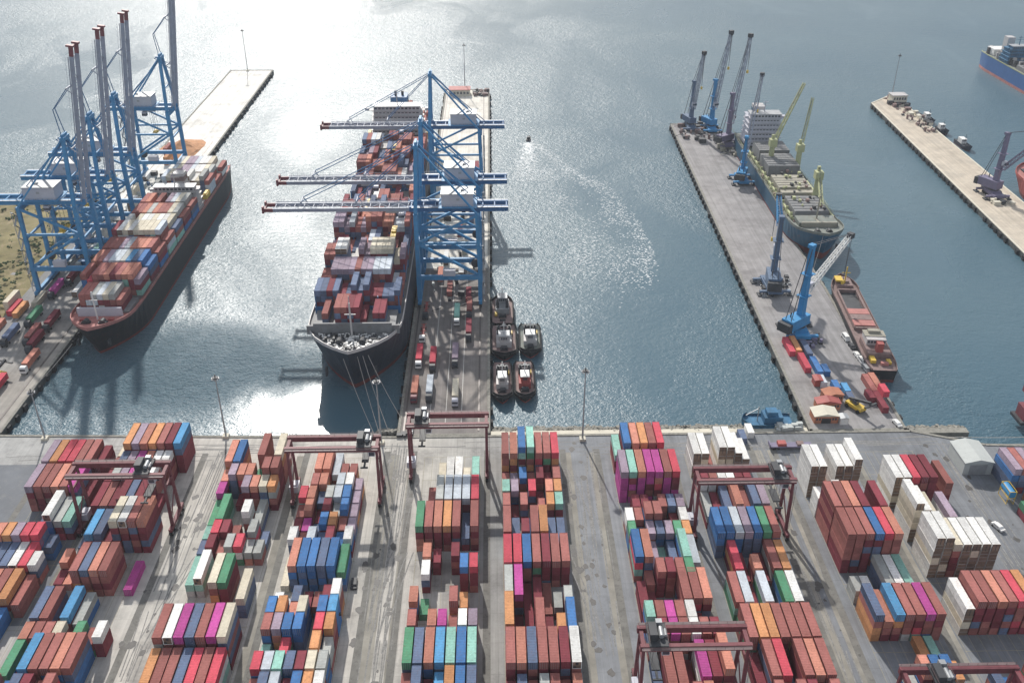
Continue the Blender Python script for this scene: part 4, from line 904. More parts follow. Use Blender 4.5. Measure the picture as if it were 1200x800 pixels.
MB().box(-3, 3, 142, 148, 12.5, 30).build('funnel', M['bridge'], t); MB().box(-3.1, 3.1, 141.9, 148.1, 26, 28.5).build('funnel_band', M['deck'], t)
railing(t, [(-13, 40), (-13, 195)], 12.5, m=M['bridge'], posts=5); railing(t, [(13, 40), (13, 195)], 12.5, m=M['bridge'], posts=5)
for s in (-1, 1): MB().cb(s * 12.6, 145, 17, 2.2, 7.5, 2.4).cb(s * 12.6, 145, 18.5, 1.5, 6, .7).build('lifeboat', M['yel'], t)
tops = ['rrylcyrm', 'rerrsmrssu', 'srullyknb', 'rrrulsssrr', 'mwcwcccclr', 'wccwwcwwcn', 'rrsysrrcyr', 'rssrrulcyr', 'lcuulwwcyr']
for bi in range(11):
    yb = 18.2 + bi * 14.0 + (22 if bi > 7 else 0); rw = 7 if bi == 0 else 10
    for ri in range(rw):
        h = [3, 4, 4, 4, 5, 4, 4, 4, 4, 3, 3][bi] - (1 if ri in (rw - 1,) else 0) - (1 if r2.random() < .12 else 0)
        tp = tops[min(bi, 8)]; top = tp[min(ri, len(tp) - 1)]
        for tt in range(h): rest_box(FX + (ri - (rw - 1) / 2) * 2.55, FY + yb, ZW + 14.5 + tt * 2.6, 12.19, top if tt == h - 1 else r2.choice('rmmrnwbtlr'), detail=(tt == h - 1))
# --- general cargo ship at the right pier
t = empty('cargo_ship', (167, 432, ZW), R(-1.0), label='teal blue general cargo ship with pale yellow green deck cranes at the right pier', cat='cargo ship')
add_hull(t, 172, 26, 12, [3.8, 4.1], [M['boot'], M['hullcy'], M['hullcy']], M['deckg'], M['deckg'], bow_sheer=3.5, bows=.16)
MB().box(-9, 9, 16, 17, 13, 15.8).box(-.6, .6, 17, 23, 13, 15.6).build('breakwater', M['hatchl'], t)
MB().box(-10, 10, 17.2, 27, 13, 15.2).build('forecastle_house', M['deckg'], t)
MB().cyl((0, 22, 15), (0, 22, 28), .5, .3, n=8).beam((-2, 22, 24), (2, 22, 24), .3).build('foremast', M['hatchl'], t)
for s in (-1, 1):
    MB().cyl((s * 3, 7, 14.8), (s * 3, 9.4, 14.8), 1.0, n=12).cb(s * 3, 8.2, 14.2, 3, 2, 1).build('windlass', M['dark'], t); MB().cb(s * 6.2, 3.4, 8, .7, 1.8, 2.6).build('anchor', M['dark'], t)
for i, (y0, y1, mt, h) in enumerate(((30, 52, 'hatch', 16), (57, 62, 'hatchl', 15.5), (64, 84, 'hatchl', 16), (90, 112, 'hatch', 19), (114, 132, 'hatch', 20))):
    hc = MB().box(-9, 9, y0, y1, 12.9, h)
    for k in range(int((y1 - y0) / 3.6)): hc.box(-8.9, 8.9, y0 + .3 + k * 3.6, y0 + .5 + k * 3.6, h, h + .25)
    hc.build('hatch_cover', M[mt], t)
for i, (yy, hx, hy, hz_) in enumerate(((54.5, 3, 26, 22), (99, 13, 24, 31), (108, 28, 30, 37))):
    px = (8.5, 10.2, -3.5)[i]
    MB().cyl((px, yy, 12.9), (px, yy, 25), 1.7, 1.5, n=14).build('crane_pedestal', M['ygr'], t)
    MB().cb(px, yy, 27, 4.2, 4.4, 4.2).cb(px, yy + 1.2, 30, 1.6, 1.6, 3).build('crane_house', M['ygr'], t)
    j = MB(); p0 = (px + 1, yy + 2, 26.5); p1 = (px + hx * .8, yy + hy, 26 + hz_ * .75) if i else (px - 4, yy - 24, 19.5); lattice(j, p0, p1, 1.8, 1.5, 9, .42); j.build('crane_jib', M['ygr'], t)
    MB().beam((px, yy + 1, 31.3), p1, .18).build('cable', M['cable'], t)
bx_ = MB().box(-11.3, -10.3, 28, 132, 12.9, 14.2).box(10.3, 11.3, 28, 80, 12.9, 14.2)
for k in range(12): bx_.box(-11.4, -10.2, 30 + k * 8.5, 30.5 + k * 8.5, 14.2, 15.6)
bx_.build('deck_pipe_rack', M['ygr'], t)
deckhouse(t, -10.5, 10.5, 143, 158, 13, 6, 2.9, m=M['house'], wings=2.0, win=9, step=.2)
MB().box(-3.4, 3.4, 160, 168, 13, 33).build('funnel', M['bridge'], t); MB().box(-3.5, 3.5, 159.9, 168.1, 28, 31).build('funnel_band', M['hullcy'], t)
railing(t, [(-12.6, 34), (-12.6, 180)], 13, m=M['ygr'], posts=5); railing(t, [(12.6, 34), (12.6, 180)], 13, m=M['ygr'], posts=5)
for nm, mt in (('deck_gear', M['dark']), ('deck_fitting', M['ygr']), ('deck_cargo', M['deck'])):
    fk = MB()
    for k in range(60):
        a = random.choice((-1, 1)) * random.uniform(9.4, 11.8); yy = random.uniform(24, 140); s_ = random.uniform(.3, 1.1); fk.box(a - s_ * .5, a + s_ * .5, yy, yy + s_ * 1.8, 11.9, 12.3 + s_ * 1.3)
    for k in range(26): a = random.uniform(-8, 8); yy = random.uniform(31, 130); s_ = random.uniform(.4, 1.6); fk.box(a, a + s_, yy, yy + s_ * 1.4, 16, 16.4 + s_ * .7)
    fk.build(nm, mt, t, kind='stuff')
# --- small coaster with open hold; bow away from the yard
t = empty('coaster', (157.8 + 7.9, 404, ZW), R(180 - 5.5), label='small rust brown coaster with an empty hold and yellow deckhouse top', cat='coaster ship')
t.location = (165.5, 405, ZW)
add_hull(t, 83, 12.6, 5.6, [1.2, 1.5], [M['boot'], M['hullb'], M['hullb']], M['deck'], M['deck'], bow_sheer=1.6, bows=.2, stern_w=.8)
MB().box(-4.3, 4.3, 14, 15, 5.4, 7.2).box(-4.3, 4.3, 50, 51, 5.4, 7.2).box(-4.6, -3.9, 15, 50, 5.4, 7).box(3.9, 4.6, 15, 50, 5.4, 7).build('hatch_coaming', M['deck'], t)
MB().box(-3.88, 3.88, 15.02, 49.9, 5.46, 5.52).build('hold', M['dark'], t)
for k in range(3): MB().box(-4.5, 4.5, 34 + k * 5.2, 38.8 + k * 5.2, 7.0, 7.5).build('hatch_cover', M['deckr'] if k != 1 else M['deck'], t)
MB().box(-3.6, 3.6, 2.5, 11.5, 5.4, 7.6).box(-2, 2, 4, 9, 7.6, 8.6).build('forecastle', M['deck'], t)
MB().cyl((0, 9, 7.6), (0, 9, 16), .3, n=7).beam((-2, 9, 13), (2, 9, 13), .25).box(1.0, 4.2, 5, 10, 8.6, 9.4).build('foremast', M['yel'], t)
MB().box(-4.8, 4.8, 60, 74, 5.4, 8.0).build('deckhouse_floor', M['deck'], t)
b = MB().box(-4, 4, 59.5, 67, 8.0, 10.6).build('bridge', M['bridge'], t); windows(b, -3.8, 3.8, 59.46, 9, 10, 6); windows(b, -3.8, 3.8, 67.06, 9, 10, 6)
MB().box(-4.3, 4.3, 59.2, 64.4, 10.6, 10.9).box(-2.5, 2.5, 60, 62, 10.9, 12).build('bridge_roof', M['hatchl'], t)
MB().box(-1.3, 1.3, 70, 73, 8, 12).build('funnel', M['tugred'], t)
MB().cb(3.3, 76, 6.4, 2, 4, 1.4).cb(-3, 77, 6.2, 1.6, 3, 1).build('lifeboat', M['yel'], t)
MB().cb(-1, 78.5, 6.1, 3, 1.6, 1.2).build('mooring_winch', M['deckr'], t)
# --- blue ship cut by the right edge far off, red ship on the far right pier
t = empty('cargo_ship', (410, 806, ZW), R(14), label='bright blue cargo ship at the top right corner, partly out of the frame', cat='cargo ship')
add_hull(t, 150, 22, 13, [2.2, 2.8], [M['deckr'], M['hullbl'], M['hullbl']], M['deckg'], M['ygr'], bow_sheer=3)
t.location = (426, 664, ZW); t.rotation_euler = (0, 0, 0)
deckhouse(t, -9, 9, 106, 120, 13, 4, 2.8, m=M['scrapb'], wings=1.5, win=8)
MB().box(-8, 8, 28, 60, 12.9, 16).box(-8, 8, 64, 92, 12.9, 16).build('hatch_cover', M['hatch'], t)
for yy in (62, 94): MB().cyl((0, yy, 13), (0, yy, 30), 1.2, n=10).beam((0, yy, 29), (3, yy - 24, 34), 1.2).build('deck_crane', M['bridge'], t)
MB().box(-3, 3, 124, 131, 13, 30).build('funnel', M['bridge'], t)
MB().box(-7, 7, 134, 146, 13, 18).build('poop_house', M['white'], t)
for nm, mt in (('deck_gear', M['dark']), ('deck_fitting', M['bridge'])):
    fk = MB()
    for k in range(70): a = random.uniform(-9, 9); yy = random.uniform(14, 146); s_ = random.uniform(.5, 2.4); fk.box(a, a + s_, yy, yy + s_ * 1.2, 12.9, 16.2 + s_ * .9)
    fk.build(nm, mt, t, kind='stuff')
t = empty('bulk_ship', (322, 545, ZW), R(180), label='red decked ship moored beyond the far right pier, cut by the right edge', cat='bulk ship')
add_hull(t, 160, 24, 9, [2, 2.4], [M['boot'], M['tugred'], M['tugred']], M['deckr'], M['tugred'], bow_sheer=2)
hc = MB()
for k in range(5): hc.box(-9, 9, 22 + k * 24, 42 + k * 24, 8.9, 10.6)
hc.build('hatch_cover', M['deckr'], t)
MB().cyl((0, 20, 9), (0, 20, 18), .6, n=8).cb(0, 11, 9.5, 12, 7, 2.4).build('forecastle', M['dark'], t)
# --- tugs
def tug(x, y, rz, L, B, label, deckm=None, hm=None, house=None):
    t = empty('tugboat', (x, y, ZW), rz, label=label, cat='tugboat', group='tugboats moored beside the middle pier'); zd = 2.6
    mb, dk, bw, ed = hull_mesh(L, B, zd, None, [.5, .8], None, bow_sheer=1.3, bows=.3, stern_w=.82, bulwark=.9)
    mb.build('hull', [M['tugred'], M['black'], M['black']], t); dk.build('deck', deckm or M['deck'], t); bw.build('bulwark', hm or M['black'], t)
    fd = MB()
    for i, (a, yy, z) in enumerate(ed[1:-1]):
        for s in (-1, 1): fd.cyl((s * (a + .05), yy, z - .5), (s * (a + .45), yy, z - .5), .62, n=8)
    for k in range(5): fd.cyl(((k - 2) * 1.0, -.35 + abs(k - 2) * .25, 3.2), ((k - 2) * 1.0, .1 + abs(k - 2) * .25, 3.2), .6, n=8)
    fd.build('tyre_fender', M['black'], t)
    h = house or M['bridge']
    MB().box(-B * .31, B * .31, L * .26, L * .62, zd, zd + 2.5).build('deckhouse_floor', h, t)
    wh = MB().prism([(-B * .2, L * .29), (-B * .12, L * .265), (B * .12, L * .265), (B * .2, L * .29), (B * .2, L * .42), (-B * .2, L * .42)], zd + 2.5, zd + 5.4).build('wheelhouse', h, t)
    windows(wh, -B * .12, B * .12, L * .265 - .03, zd + 3.8, zd + 4.9, 4); windows(wh, -B * .19, B * .19, L * .42 + .03, zd + 3.8, zd + 4.9, 4)
    MB().box(-B * .23, B * .23, L * .25, L * .44, zd + 5.4, zd + 5.65).build('wheelhouse_roof', M['galv'], t)
    for s in (-1, 1): MB().box(s * B * .22 - .7, s * B * .22 + .7, L * .5, L * .58, zd + 2.5, zd + 5.6).box(s * B * .22 - .4, s * B * .22 + .4, L * .52, L * .56, zd + 5.6, zd + 6.4).build('funnel', M['dark'], t)
    MB().cyl((0, L * .4, zd + 5.5), (0, L * .4, zd + 10.5), .18, n=6).beam((-1.5, L * .4, zd + 8.5), (1.5, L * .4, zd + 8.5), .16).cb(0, L * .38, zd + 9.4, 1.4, .3, .3).build('mast', M['white'], t)
    MB().cyl((-1.3, L * .2, zd + 1.1), (1.3, L * .2, zd + 1.1), .8, n=10).cb(0, L * .2, zd + .4, 3.2, 1.8, .8).build('towing_winch', M['dark'], t)
    MB().cyl((-1.5, L * .72, zd + .9), (1.5, L * .72, zd + .9), .7, n=10).cb(0, L * .72, zd + .3, 3.4, 1.6, .6).build('stern_winch', M['dark'], t); MB().cb(0, L * .86, zd + .5, 2.6, .3, 1).build('towing_bitt', M['dark'], t)
    MB().cb(B * .3, L * .66, zd + .7, 1.2, 2.6, .9).build('rescue_boat', M['yel'], t)
tug(3.6, 395, R(180), 27, 9.8, 'tugboat farthest up the pier, red stern deck facing the yard', house=M['galv'])
tug(3.9, 341, R(0), 29, 10.6, 'largest tugboat with pale wheelhouse, alongside the pier in the middle of the cluster')
tug(15.0, 343, R(-1), 26, 9.0, 'tugboat with dark bow on the outer side of the cluster', deckm=M['deckg'])
tug(2.8, 309, R(0), 28, 7.8, 'small tugboat nearest the yard, hard against the pier')
tug(11.8, 309.5, R(0), 28, 7.8, 'small tugboat nearest the yard on the outer side, dark red cabin', house=M['tugred'])
# small boat under way with its wake
t = empty('motorboat', (25, 632, ZW), R(172), label='tiny dark motorboat under way at the head of its white wake', cat='motorboat')
add_hull(t, 8, 2.8, 1.1, [.3, .5], [M['dark'], M['navy'], M['navy']], M['dark'], M['dark'], bow_sheer=.6, bows=.4, bulwark=.3)
MB().box(-.9, .9, 3, 5.5, 1.0, 2.5).build('cabin', M['dark'], t)
fm = MB(); rf = random.Random(3)
path = [(25, 624), (36, 610), (47, 576), (58, 553), (70, 538), (79, 492), (82.5, 458), (82, 437), (76, 415)]
def pt(u):
    u *= len(path) - 1; i = min(int(u), len(path) - 2); f = u - i; return path[i][0] * (1 - f) + path[i + 1][0] * f, path[i][1] * (1 - f) + path[i + 1][1] * f
def fleck(x, y, r): a = rf.uniform(0, 3); fm.add([(x + r * 2.2 * math.cos(a + q), y + r * 1.1 * math.sin(a + q), ZW + .05 + rf.random() * .02) for q in (0, 1.3, 2.4, 3.7, 5.1)], [(0, 1, 2, 3, 4)])
for k in range(2200):                      # the outer arm of the wake, sweeping right and back
    u = rf.random(); x, y = pt(u); wd_ = 1 + 2.2 * u; fleck(x - abs(rf.gauss(0, wd_ * 3.0)) + 1, y + rf.gauss(0, 6), rf.uniform(.05, .27))
for k in range(1300):                      # broken white water straight behind the boat
    u = rf.random() ** .8; fleck(24 - 4 * u + rf.gauss(0, 1.2 + 5 * u), 626 - u * 75, rf.uniform(.08, .42) * (1.25 - u * .7))
for k in range(1800):                      # dying foam patches inside the turn
    cx, cy, rr = rf.choice(((52, 470, 13), (40, 520, 10), (34, 560, 8), (62, 430, 12), (44, 440, 9), (66, 500, 10))); fleck(cx + rf.gauss(0, rr * .5), cy + rf.gauss(0, rr * 1.1), rf.uniform(.05, .26))
fm.build('wake_foam', M['foam'], kind='stuff', label='white foam wake curving behind the motorboat', cat='foam')
# mooring lines
def rope(p, q, sag, label, r=.08):
    mb = MB(); p, q = Vector(p), Vector(q); last = p
    for k in range(1, 11): f = k / 10; c = p.lerp(q, f); c.z -= sag * 4 * f * (1 - f); mb.beam(last, c, r * 2); last = c
    mb.build('mooring_line', M['rope'], label=label, cat='rope', group='mooring lines')
for i, (a, b) in enumerate((((-58.5, 314, 16), (-45, 286.5, .4)), ((-53, 314, 17), (-43, 286.5, .4)), ((-51, 314.5, 17), (-39.5, 287, .4)), ((-49, 315, 17), (-36, 297, .4)))):
    rope(a, b, 1.2, ['leftmost mooring line from the navy ship bow down to the quay', 'second mooring line from the navy ship bow down to the quay', 'third mooring line from the navy ship bow down to the quay', 'rightmost mooring line from the navy ship bow to the pier edge'][i])
rope((-170, 333, 13), (-184, 318, .4), .8, 'mooring line from the black ship bow to the left pier')
rope((165, 434, 12), (155.5, 415, .4), .8, 'mooring line from the teal cargo ship bow to the right pier')

# ------------------------------------------------------------------ vehicles and things on the piers
def truck_parts():
    c = MB().box(-1.25, 1.25, 0, 2.3, .9, 3.0); c.add([(-1.25, 0, 3), (1.25, 0, 3), (1.25, 2.3, 3.05), (-1.25, 2.3, 3.05), (-1.15, .5, 3.5), (1.15, .5, 3.5), (1.15, 2.2, 3.5), (-1.15, 2.2, 3.5)], [(0, 1, 5, 4), (1, 2, 6, 5), (2, 3, 7, 6), (3, 0, 4, 7), (4, 5, 6, 7)])
    wn = MB().box(-1.1, 1.1, -.05, .02, 1.9, 2.8)
    ch = MB().box(-.5, .5, 2.3, 15.2, .95, 1.3)
    for y in (3, 6, 9, 12, 15): ch.box(-1.22, 1.22, y, y + .3, 1.3, 1.5)
    wh = MB().cyl((-.16, 0, 0), (.16, 0, 0), .5, n=12)
    return c.mesh('cab', [M['white']]), wn.mesh('windscreen', [M['glass']]), ch.mesh('trailer', [M['tugred']]), wh.mesh('wheel', [M['black']])
TP = truck_parts()
CABM = {}
def truck(x, y, rz, label, load=None, ln=12.19, cab='white', grp='container trucks on the piers'):
    t = empty('container_truck', (x, y, .01), rz, label=label, cat='truck', group=grp)
    if cab not in CABM: me = TP[0].copy(); me.materials[0] = M[cab]; CABM[cab] = me
    cb = put('cab', CABM[cab], t); put('windscreen', TP[1], cb); put('trailer', TP[2], t)
    for yy in (.9, 3.6, 12.2, 13.5):
        for xx in (-1.05, 1.05): put('wheel', TP[3], t, (xx, yy, .5))
    if load: bx0 = put('shipping_container', body_mesh(load, ln, 'closed'), None, (x - math.sin(rz) * 2.8, y + math.cos(rz) * 2.8, 1.52), rz, label=f'{CC[load][0]} container riding on {label}'.replace('hauling ', 'with ').replace(' of the left pier', ' left pier').replace(' mid pier', ', mid pier'), cat='shipping container'); put('roof_panel', roof_mesh(load, ln), bx0)
truck(-31.2, 351.5, R(0), 'white cab truck with empty red trailer, lane nearest the ship', None)
truck(-31.4, 330.5, R(0), 'white cab truck hauling a red box near the bow ropes', 'e')
truck(-25.6, 328, R(0), 'dark cab truck hauling red box, second lane', 'e', cab='dark')
truck(-25.8, 306, R(0), 'dark cab truck hauling pale grey box, second lane', 'l', cab='dark')
truck(-31.6, 305.5, R(0), 'truck close to the tall gantry, left lane', 's', cab='rtg')
truck(-15.6, 303, R(0), 'truck with pinkish white box close to the gantry', 'c', cab='house')
truck(-16.5, 331, R(0), 'truck with dull pink box mid pier', 'u', cab='dark')
truck(-16.8, 366, R(0), 'truck with mint box just past the crane', 't', cab='white')
truck(-11.3, 352, R(0), 'truck with maroon box right lane below the crane', 'm', cab='dark')
truck(-11.4, 372, R(0), 'truck with rust box right lane under the crane', 'r', cab='dark')
truck(-31, 372, R(0), 'dark cab truck with empty trailer beside the crane leg', None, cab='dark')
for i, (x, y, k) in enumerate(((-12, 388, 'm'), (-21, 395, 'r'), (-26, 410, 's'), (-16, 415, 'w'), (-24, 428, 'w'), (-15, 440, 'c'), (-27, 455, 'l'), (-18, 462, 'r'), (-12, 480, 'n'), (-26, 490, 'w'), (-20, 540, 'n'), (-10, 560, 'm'))): rest_box(x, y, .02, 12.19, k)
gl = 'trucks and trailers on the left pier'
for i, (x, y, k, lb, cb_) in enumerate(((-196.5, 311, 'e', 'truck with red box at the edge of the left pier', 'dark'), (-191.4, 330, 's', 'truck with salmon box close to the left pier edge', 'white'),
        (-196, 346, 'm', 'truck with maroon box beside the pier edge', 'dark'), (-199.5, 352, 'r', 'truck with rust box parked in the second lane', 'dark'), (-196, 364, 'm', 'truck with maroon box near the black ship bow', 'dark'),
        (-205.5, 368, 'g', 'truck with green box in the third lane', 'dark'), (-209, 352, 'n', 'truck with slate box in the third lane', 'dark'), (-206, 395, 'p', 'truck with magenta box below the first blue crane', 'dark'), (-203, 408, 'm', 'truck with maroon box under the first blue crane', 'dark'))):
    truck(x, y, R(0), lb, k, cab=cb_, grp=gl)
for i, (x, y, k, n) in enumerate(((-218, 348, 'u', 1), (-222, 350, 'n', 1), (-218.5, 362, 's', 1), (-222, 365, 'r', 1), (-218.4, 380, 'e', 1), (-221, 384, 'c', 2), (-215, 378, 'o', 1), (-214.6, 334, 'r', 1), (-218, 330, 'y', 1), (-210.5, 388, 'c', 1), (-196, 398, 'w', 1), (-193, 418, 'w', 1), (-198, 430, 'w', 1), (-203, 446, 't', 1), (-207, 462, 'w', 2), (-195, 470, 'c', 1), (-210, 485, 'l', 2), (-203, 500, 'w', 2), (-196, 512, 'w', 1), (-208, 520, 'c', 2), (-200, 535, 'y', 1), (-210, 548, 'w', 1), (-205, 575, 'o', 2), (-210, 592, 'r', 2))):
    for q in range(n): rest_box(x, y, .02 + q * 2.6, 12.19, k)
# cars
def car(x, y, rz, mat, label, grp, van=False):
    t = empty('van' if van else 'parked_car', (x, y, .01), rz, label=label, cat='van' if van else 'car', group=grp); l2, w2 = (2.7, 1.0) if van else (2.25, .9)
    b = MB().box(-w2, w2, -l2, l2, .35, 1.0); hh_ = 2.2 if van else 1.5; f0, f1 = (-1.7, 2.6) if van else (-1.1, 1.6)
    b.add([(-w2, f0 - .5, 1), (w2, f0 - .5, 1), (w2, f1 + .1, 1), (-w2, f1 + .1, 1), (-w2 * .85, f0, hh_), (w2 * .85, f0, hh_), (w2 * .85, f1 - .3, hh_), (-w2 * .85, f1 - .3, hh_)], [(0, 1, 5, 4), (1, 2, 6, 5), (2, 3, 7, 6), (3, 0, 4, 7), (4, 5, 6, 7)]); b.build('body', mat, t)
    MB().add([(-w2 * .9, f0 - .42, 1.08), (w2 * .9, f0 - .42, 1.08), (w2 * .8, f0 - .05, hh_ - .08), (-w2 * .8, f0 - .05, hh_ - .08)], [(0, 1, 2, 3)]).build('windscreen', M['glass'], t)
    MB().box(-w2 * .96, w2 * .96, f0 + .2, f1 - .5, 1.1, hh_ - .25).build('side_window', M['glass'], t)
    for yy in (-l2 * .62, l2 * .62):
        for s in (-1, 1): MB().cyl((s * w2 - .12, yy, .33), (s * w2 + .06, yy, .33), .33, n=10).build('wheel', M['black'], t)
gc = 'cars and vans along the right pier edge'
car(151.6, 352, R(4), M['white'], 'white van at the far end of the short vehicle row by the coaster', gc, True)
car(152, 345, R(4), M['dark'], 'dark car behind the first white van by the coaster', gc)
car(151.8, 338, R(4), M['white'], 'white car in the middle of the vehicle row by the coaster', gc)
car(152.2, 332.6, R(4), M['white'], 'white van second from the near end of the vehicle row', gc, True)
car(151.8, 326.5, R(4), M['galv'], 'silver van at the near end of the vehicle row', gc, True)
car(150.4, 288.6, R(10), M['white'], 'white pickup alone at the near corner of the right pier', gc)
car(161.8, 231, R(18), M['white'], 'white car alone on the asphalt right of the white container stacks', gc)
car(-31.5, 288.8, R(0), M['white'], 'small white car between the legs of the tall gantry', 'cars on the pale quay')
car(-43, 210, R(3), M['dark'], 'dark car on the pale lane', 'cars on the pale quay')
# trucks and boxes near right pier root
def rb(lst):
    for x, y, z, k, ln in lst: rest_box(x, y, z + .02, ln, k)
rb([(124.6, 338, 0, 'e', 12.19), (127.6, 339, 0, 'o', 12.19), (127.4, 325, 0, 'e', 12.19), (131.3, 336, 0, 'n', 12.19), (131.5, 322, 0, 'b', 12.19), (134.3, 322, 0, 'b', 6.06), (130.5, 314, 0, 'l', 6.06), (134.8, 310, 0, 'b', 6.06), (138, 308, 0, 'k', 6.06), (137.8, 301.5, 0, 'n', 6.06),
    (148.6, 308, 0, 'r', 12.19), (151.4, 309, 0, 's', 12.19), (148.6, 296, 0, 'm', 12.19), (146, 303, 0, 'm', 6.06), (150.9, 303, 2.6, 'e', 6.06)])
rb([(90.0, 277.5, 0, 'n', 6.06), (93.5, 281, 0, 'w', 6.06)])
# low coloured workshops at the root of the right pier
def shed(name, x, y, w_, d, h, wall, roof, label, rz=0, cat='shed', openf=True):
    t = empty(name, (x, y, 0), rz, label=label, cat=cat); MB().box(-w_ / 2, w_ / 2, -d / 2, d / 2, 0, h).build('wall', wall, t)
    rf = MB().prism([(-w_ / 2 - .3, -.01), (w_ / 2 + .3, -.01), (0, w_ * .12)], -d / 2 - .3, d / 2 + .3); rf.v = [(a, c, h + b) for a, b, c in rf.v]
    rr = rf.build('roof', roof, t)
    if openf: MB().box(-w_ * .2, w_ * .2, -d / 2 - .04, -d / 2 + .1, .02, h * .7).build('door', M['dark'], t); windows(t, -w_ * .45, -w_ * .22, -d / 2 - .02, h * .45, h * .75, 2); windows(t, w_ * .22, w_ * .45, -d / 2 - .02, h * .45, h * .75, 2)
    return t
shed('workshop', 131, 306, 7, 5, 3.4, M['brick'], M['brick'], 'low orange workshop at the root of the right pier, between blue boxes', R(8))
shed('workshop', 127.5, 300.5, 9, 4, 3.2, M['brick'], M['tugred'], 'long low orange red workshop on the pier edge')
shed('workshop', 124, 293, 9, 6, 3.2, M['brick'], M['cream'], 'orange walled workshop with pale roof closest to the yard on the right pier')
shed('kiosk', 130.5, 290.4, 3, 3, 3, M['white'], M['galv'], 'small white kiosk beside the orange workshop', openf=False, cat='kiosk')
shed('kiosk', 128.6, 317, 3, 4, 3, M['tugred'], M['tugred'], 'small red kiosk between the red and blue boxes', openf=False, cat='kiosk')
# blue boats and barge by the root of the right pier
t = empty('barge', (101.5, 291.5, ZW), R(-88), label='dark blue work barge tied up in the corner left of the right pier', cat='barge'); t.location = (92.5, 291.8, ZW); t.rotation_euler = (0, 0, R(-90))
add_hull(t, 19, 8, 3.4, [.4, .8], [M['boot'], M['scrapb'], M['scrapb']], M['scrapb'], M['hullcy'], bow_sheer=.5, bows=.25)
MB().box(-3, 2.4, 8, 15, 3.3, 6.2).box(-2, 1.6, 9, 13, 6.2, 8).build('deckhouse_floor', M['scrapb'], t); MB().cyl((0, 6, 3), (0, 6, 9.6), .2, n=6).beam((0, 6, 9), (1.5, 1, 7), .2).build('derrick', M['galv'], t)
mb = MB()
for k in range(40): x = random.uniform(105, 113.5); y = random.uniform(285.6, 288.4); s = random.uniform(.5, 1.6); mb.cb(x, y, -.2 + random.uniform(0, 1.2), s * 1.4, s, s)
mb.build('scrap_heap', M['canvas'], kind='stuff', label='pale blue and white gear heaped on the ledge beside the barge', cat='heap')
t = empty('flatbed_trailer', (98.6, 275.2, .02), R(-90), label='long dark flatbed trailer parked on the quay road', cat='trailer')
MB().box(-1.4, 1.4, 0, 15.5, 1.0, 1.5).box(-1.4, 1.4, 0, .3, 1.5, 2.4).build('bed', M['mcp'], t)
for yy in (2, 3.4, 12, 13.4):
    for s in (-1, 1): MB().cyl((s * 1.1 - .2, yy, .5), (s * 1.1 + .2, yy, .5), .5, n=10).build('wheel', M['black'], t)
MB().box(-1.2, 1.2, 3, 6, 1.5, 2.6).build('cargo_crate', M['tugred'], t); MB().box(-1.1, 1.1, 10, 12.4, 1.5, 2.3).build('cargo_crate', M['deck'], t)
# canvas hall, dark stack, tank at the right edge
t = empty('canvas_hall', (167, 264.5, 0), 0, label='white canvas storage hall with ribbed roof near the right waterfront', cat='storage hall')
MB().box(-5, 5, -6.1, 6.1, 0, 5.4).build('wall', M['canvas'], t)
for k in range(5):
    y0 = -6.5 + k * 2.6; rf = MB().add([(-5.25, y0, 5.3), (0, y0, 6.6), (5.25, y0, 5.3), (-5.25, y0 + 2.58, 5.3), (0, y0 + 2.58, 6.6), (5.25, y0 + 2.58, 5.3), (-5.25, y0, 5.1), (5.25, y0, 5.1), (-5.25, y0 + 2.58, 5.1), (5.25, y0 + 2.58, 5.1)], [(0, 1, 4, 3), (1, 2, 5, 4), (6, 7, 2, 1, 0), (9, 8, 3, 4, 5), (6, 0, 3, 8), (2, 7, 9, 5)]); rf.build('roof_panel', M['canvas'], t)
MB().box(-3, 3, -6.2, -6.05, .02, 4.2).build('door', M['galv'], t)
rb([(174, 248, 0, 'n', 12.19), (176.6, 248, 0, 'm', 12.19), (179.4, 248, 0, 'n', 12.19), (174, 248, 2.6, 'n', 12.19), (176.6, 248, 2.6, 'n', 12.19), (179.4, 248, 2.6, 'm', 12.19), (174, 248, 5.2, 'b', 12.19), (176.6, 248, 5.2, 'n', 12.19), (179.4, 248, 5.2, 'n', 12.19),
    (174.4, 248, 7.8, 'u', 12.19), (177, 248, 7.8, 'r', 12.19), (179.6, 248, 7.8, 'u', 12.19), (186, 247, 0, 'k', 12.19), (186, 247, 2.6, 'l', 12.19), (188.9, 247, 0, 'b', 12.19),
    (172.6, 226, 0, 'm', 12.19), (172.6, 226, 2.6, 'g', 12.19), (175.4, 226, 0, 'r', 12.19), (175.4, 226, 2.6, 't', 12.19), (175, 212.6, 0, 'e', 12.19), (172.2, 212.6, 0, 'm', 12.19), (175, 212.6, 2.6, 'e', 12.19), (178, 212.6, 0, 'g', 12.19), (178, 226, 0, 'o', 12.19), (178, 226, 2.6, 'y', 12.19), (178, 239.5, 0, 'o', 6.06), (176, 196, 0, 'r', 12.19), (179, 196, 0, 'n', 12.19)])
t = empty('tank_container', (171.2, 242.6, 0), 0, label='blue tank container in front of the dark container stack at the right edge', cat='tank container')
MB().cyl((0, 0, 3.9), (0, 5.6, 3.9), 1.35, n=16).build('tank', M['mcb'], t)
fr_ = MB()
for yy in (0, 5.6):
    for s in (-1.2, 1.2): fr_.box(s - .08, s + .08, yy - .08, yy + .08, 0, 5.2)
    fr_.beam((-1.2, yy, 5.2), (1.2, yy, 5.2), .16).beam((-1.2, yy, 2.6), (1.2, yy, 2.6), .16)
for s in (-1.2, 1.2): fr_.beam((s, 0, 5.2), (s, 5.6, 5.2), .14).beam((s, 0, .1), (s, 5.6, .1), .14).beam((s, 0, 2.6), (s, 5.6, 2.6), .14)
fr_.build('frame', M['yel'], t)
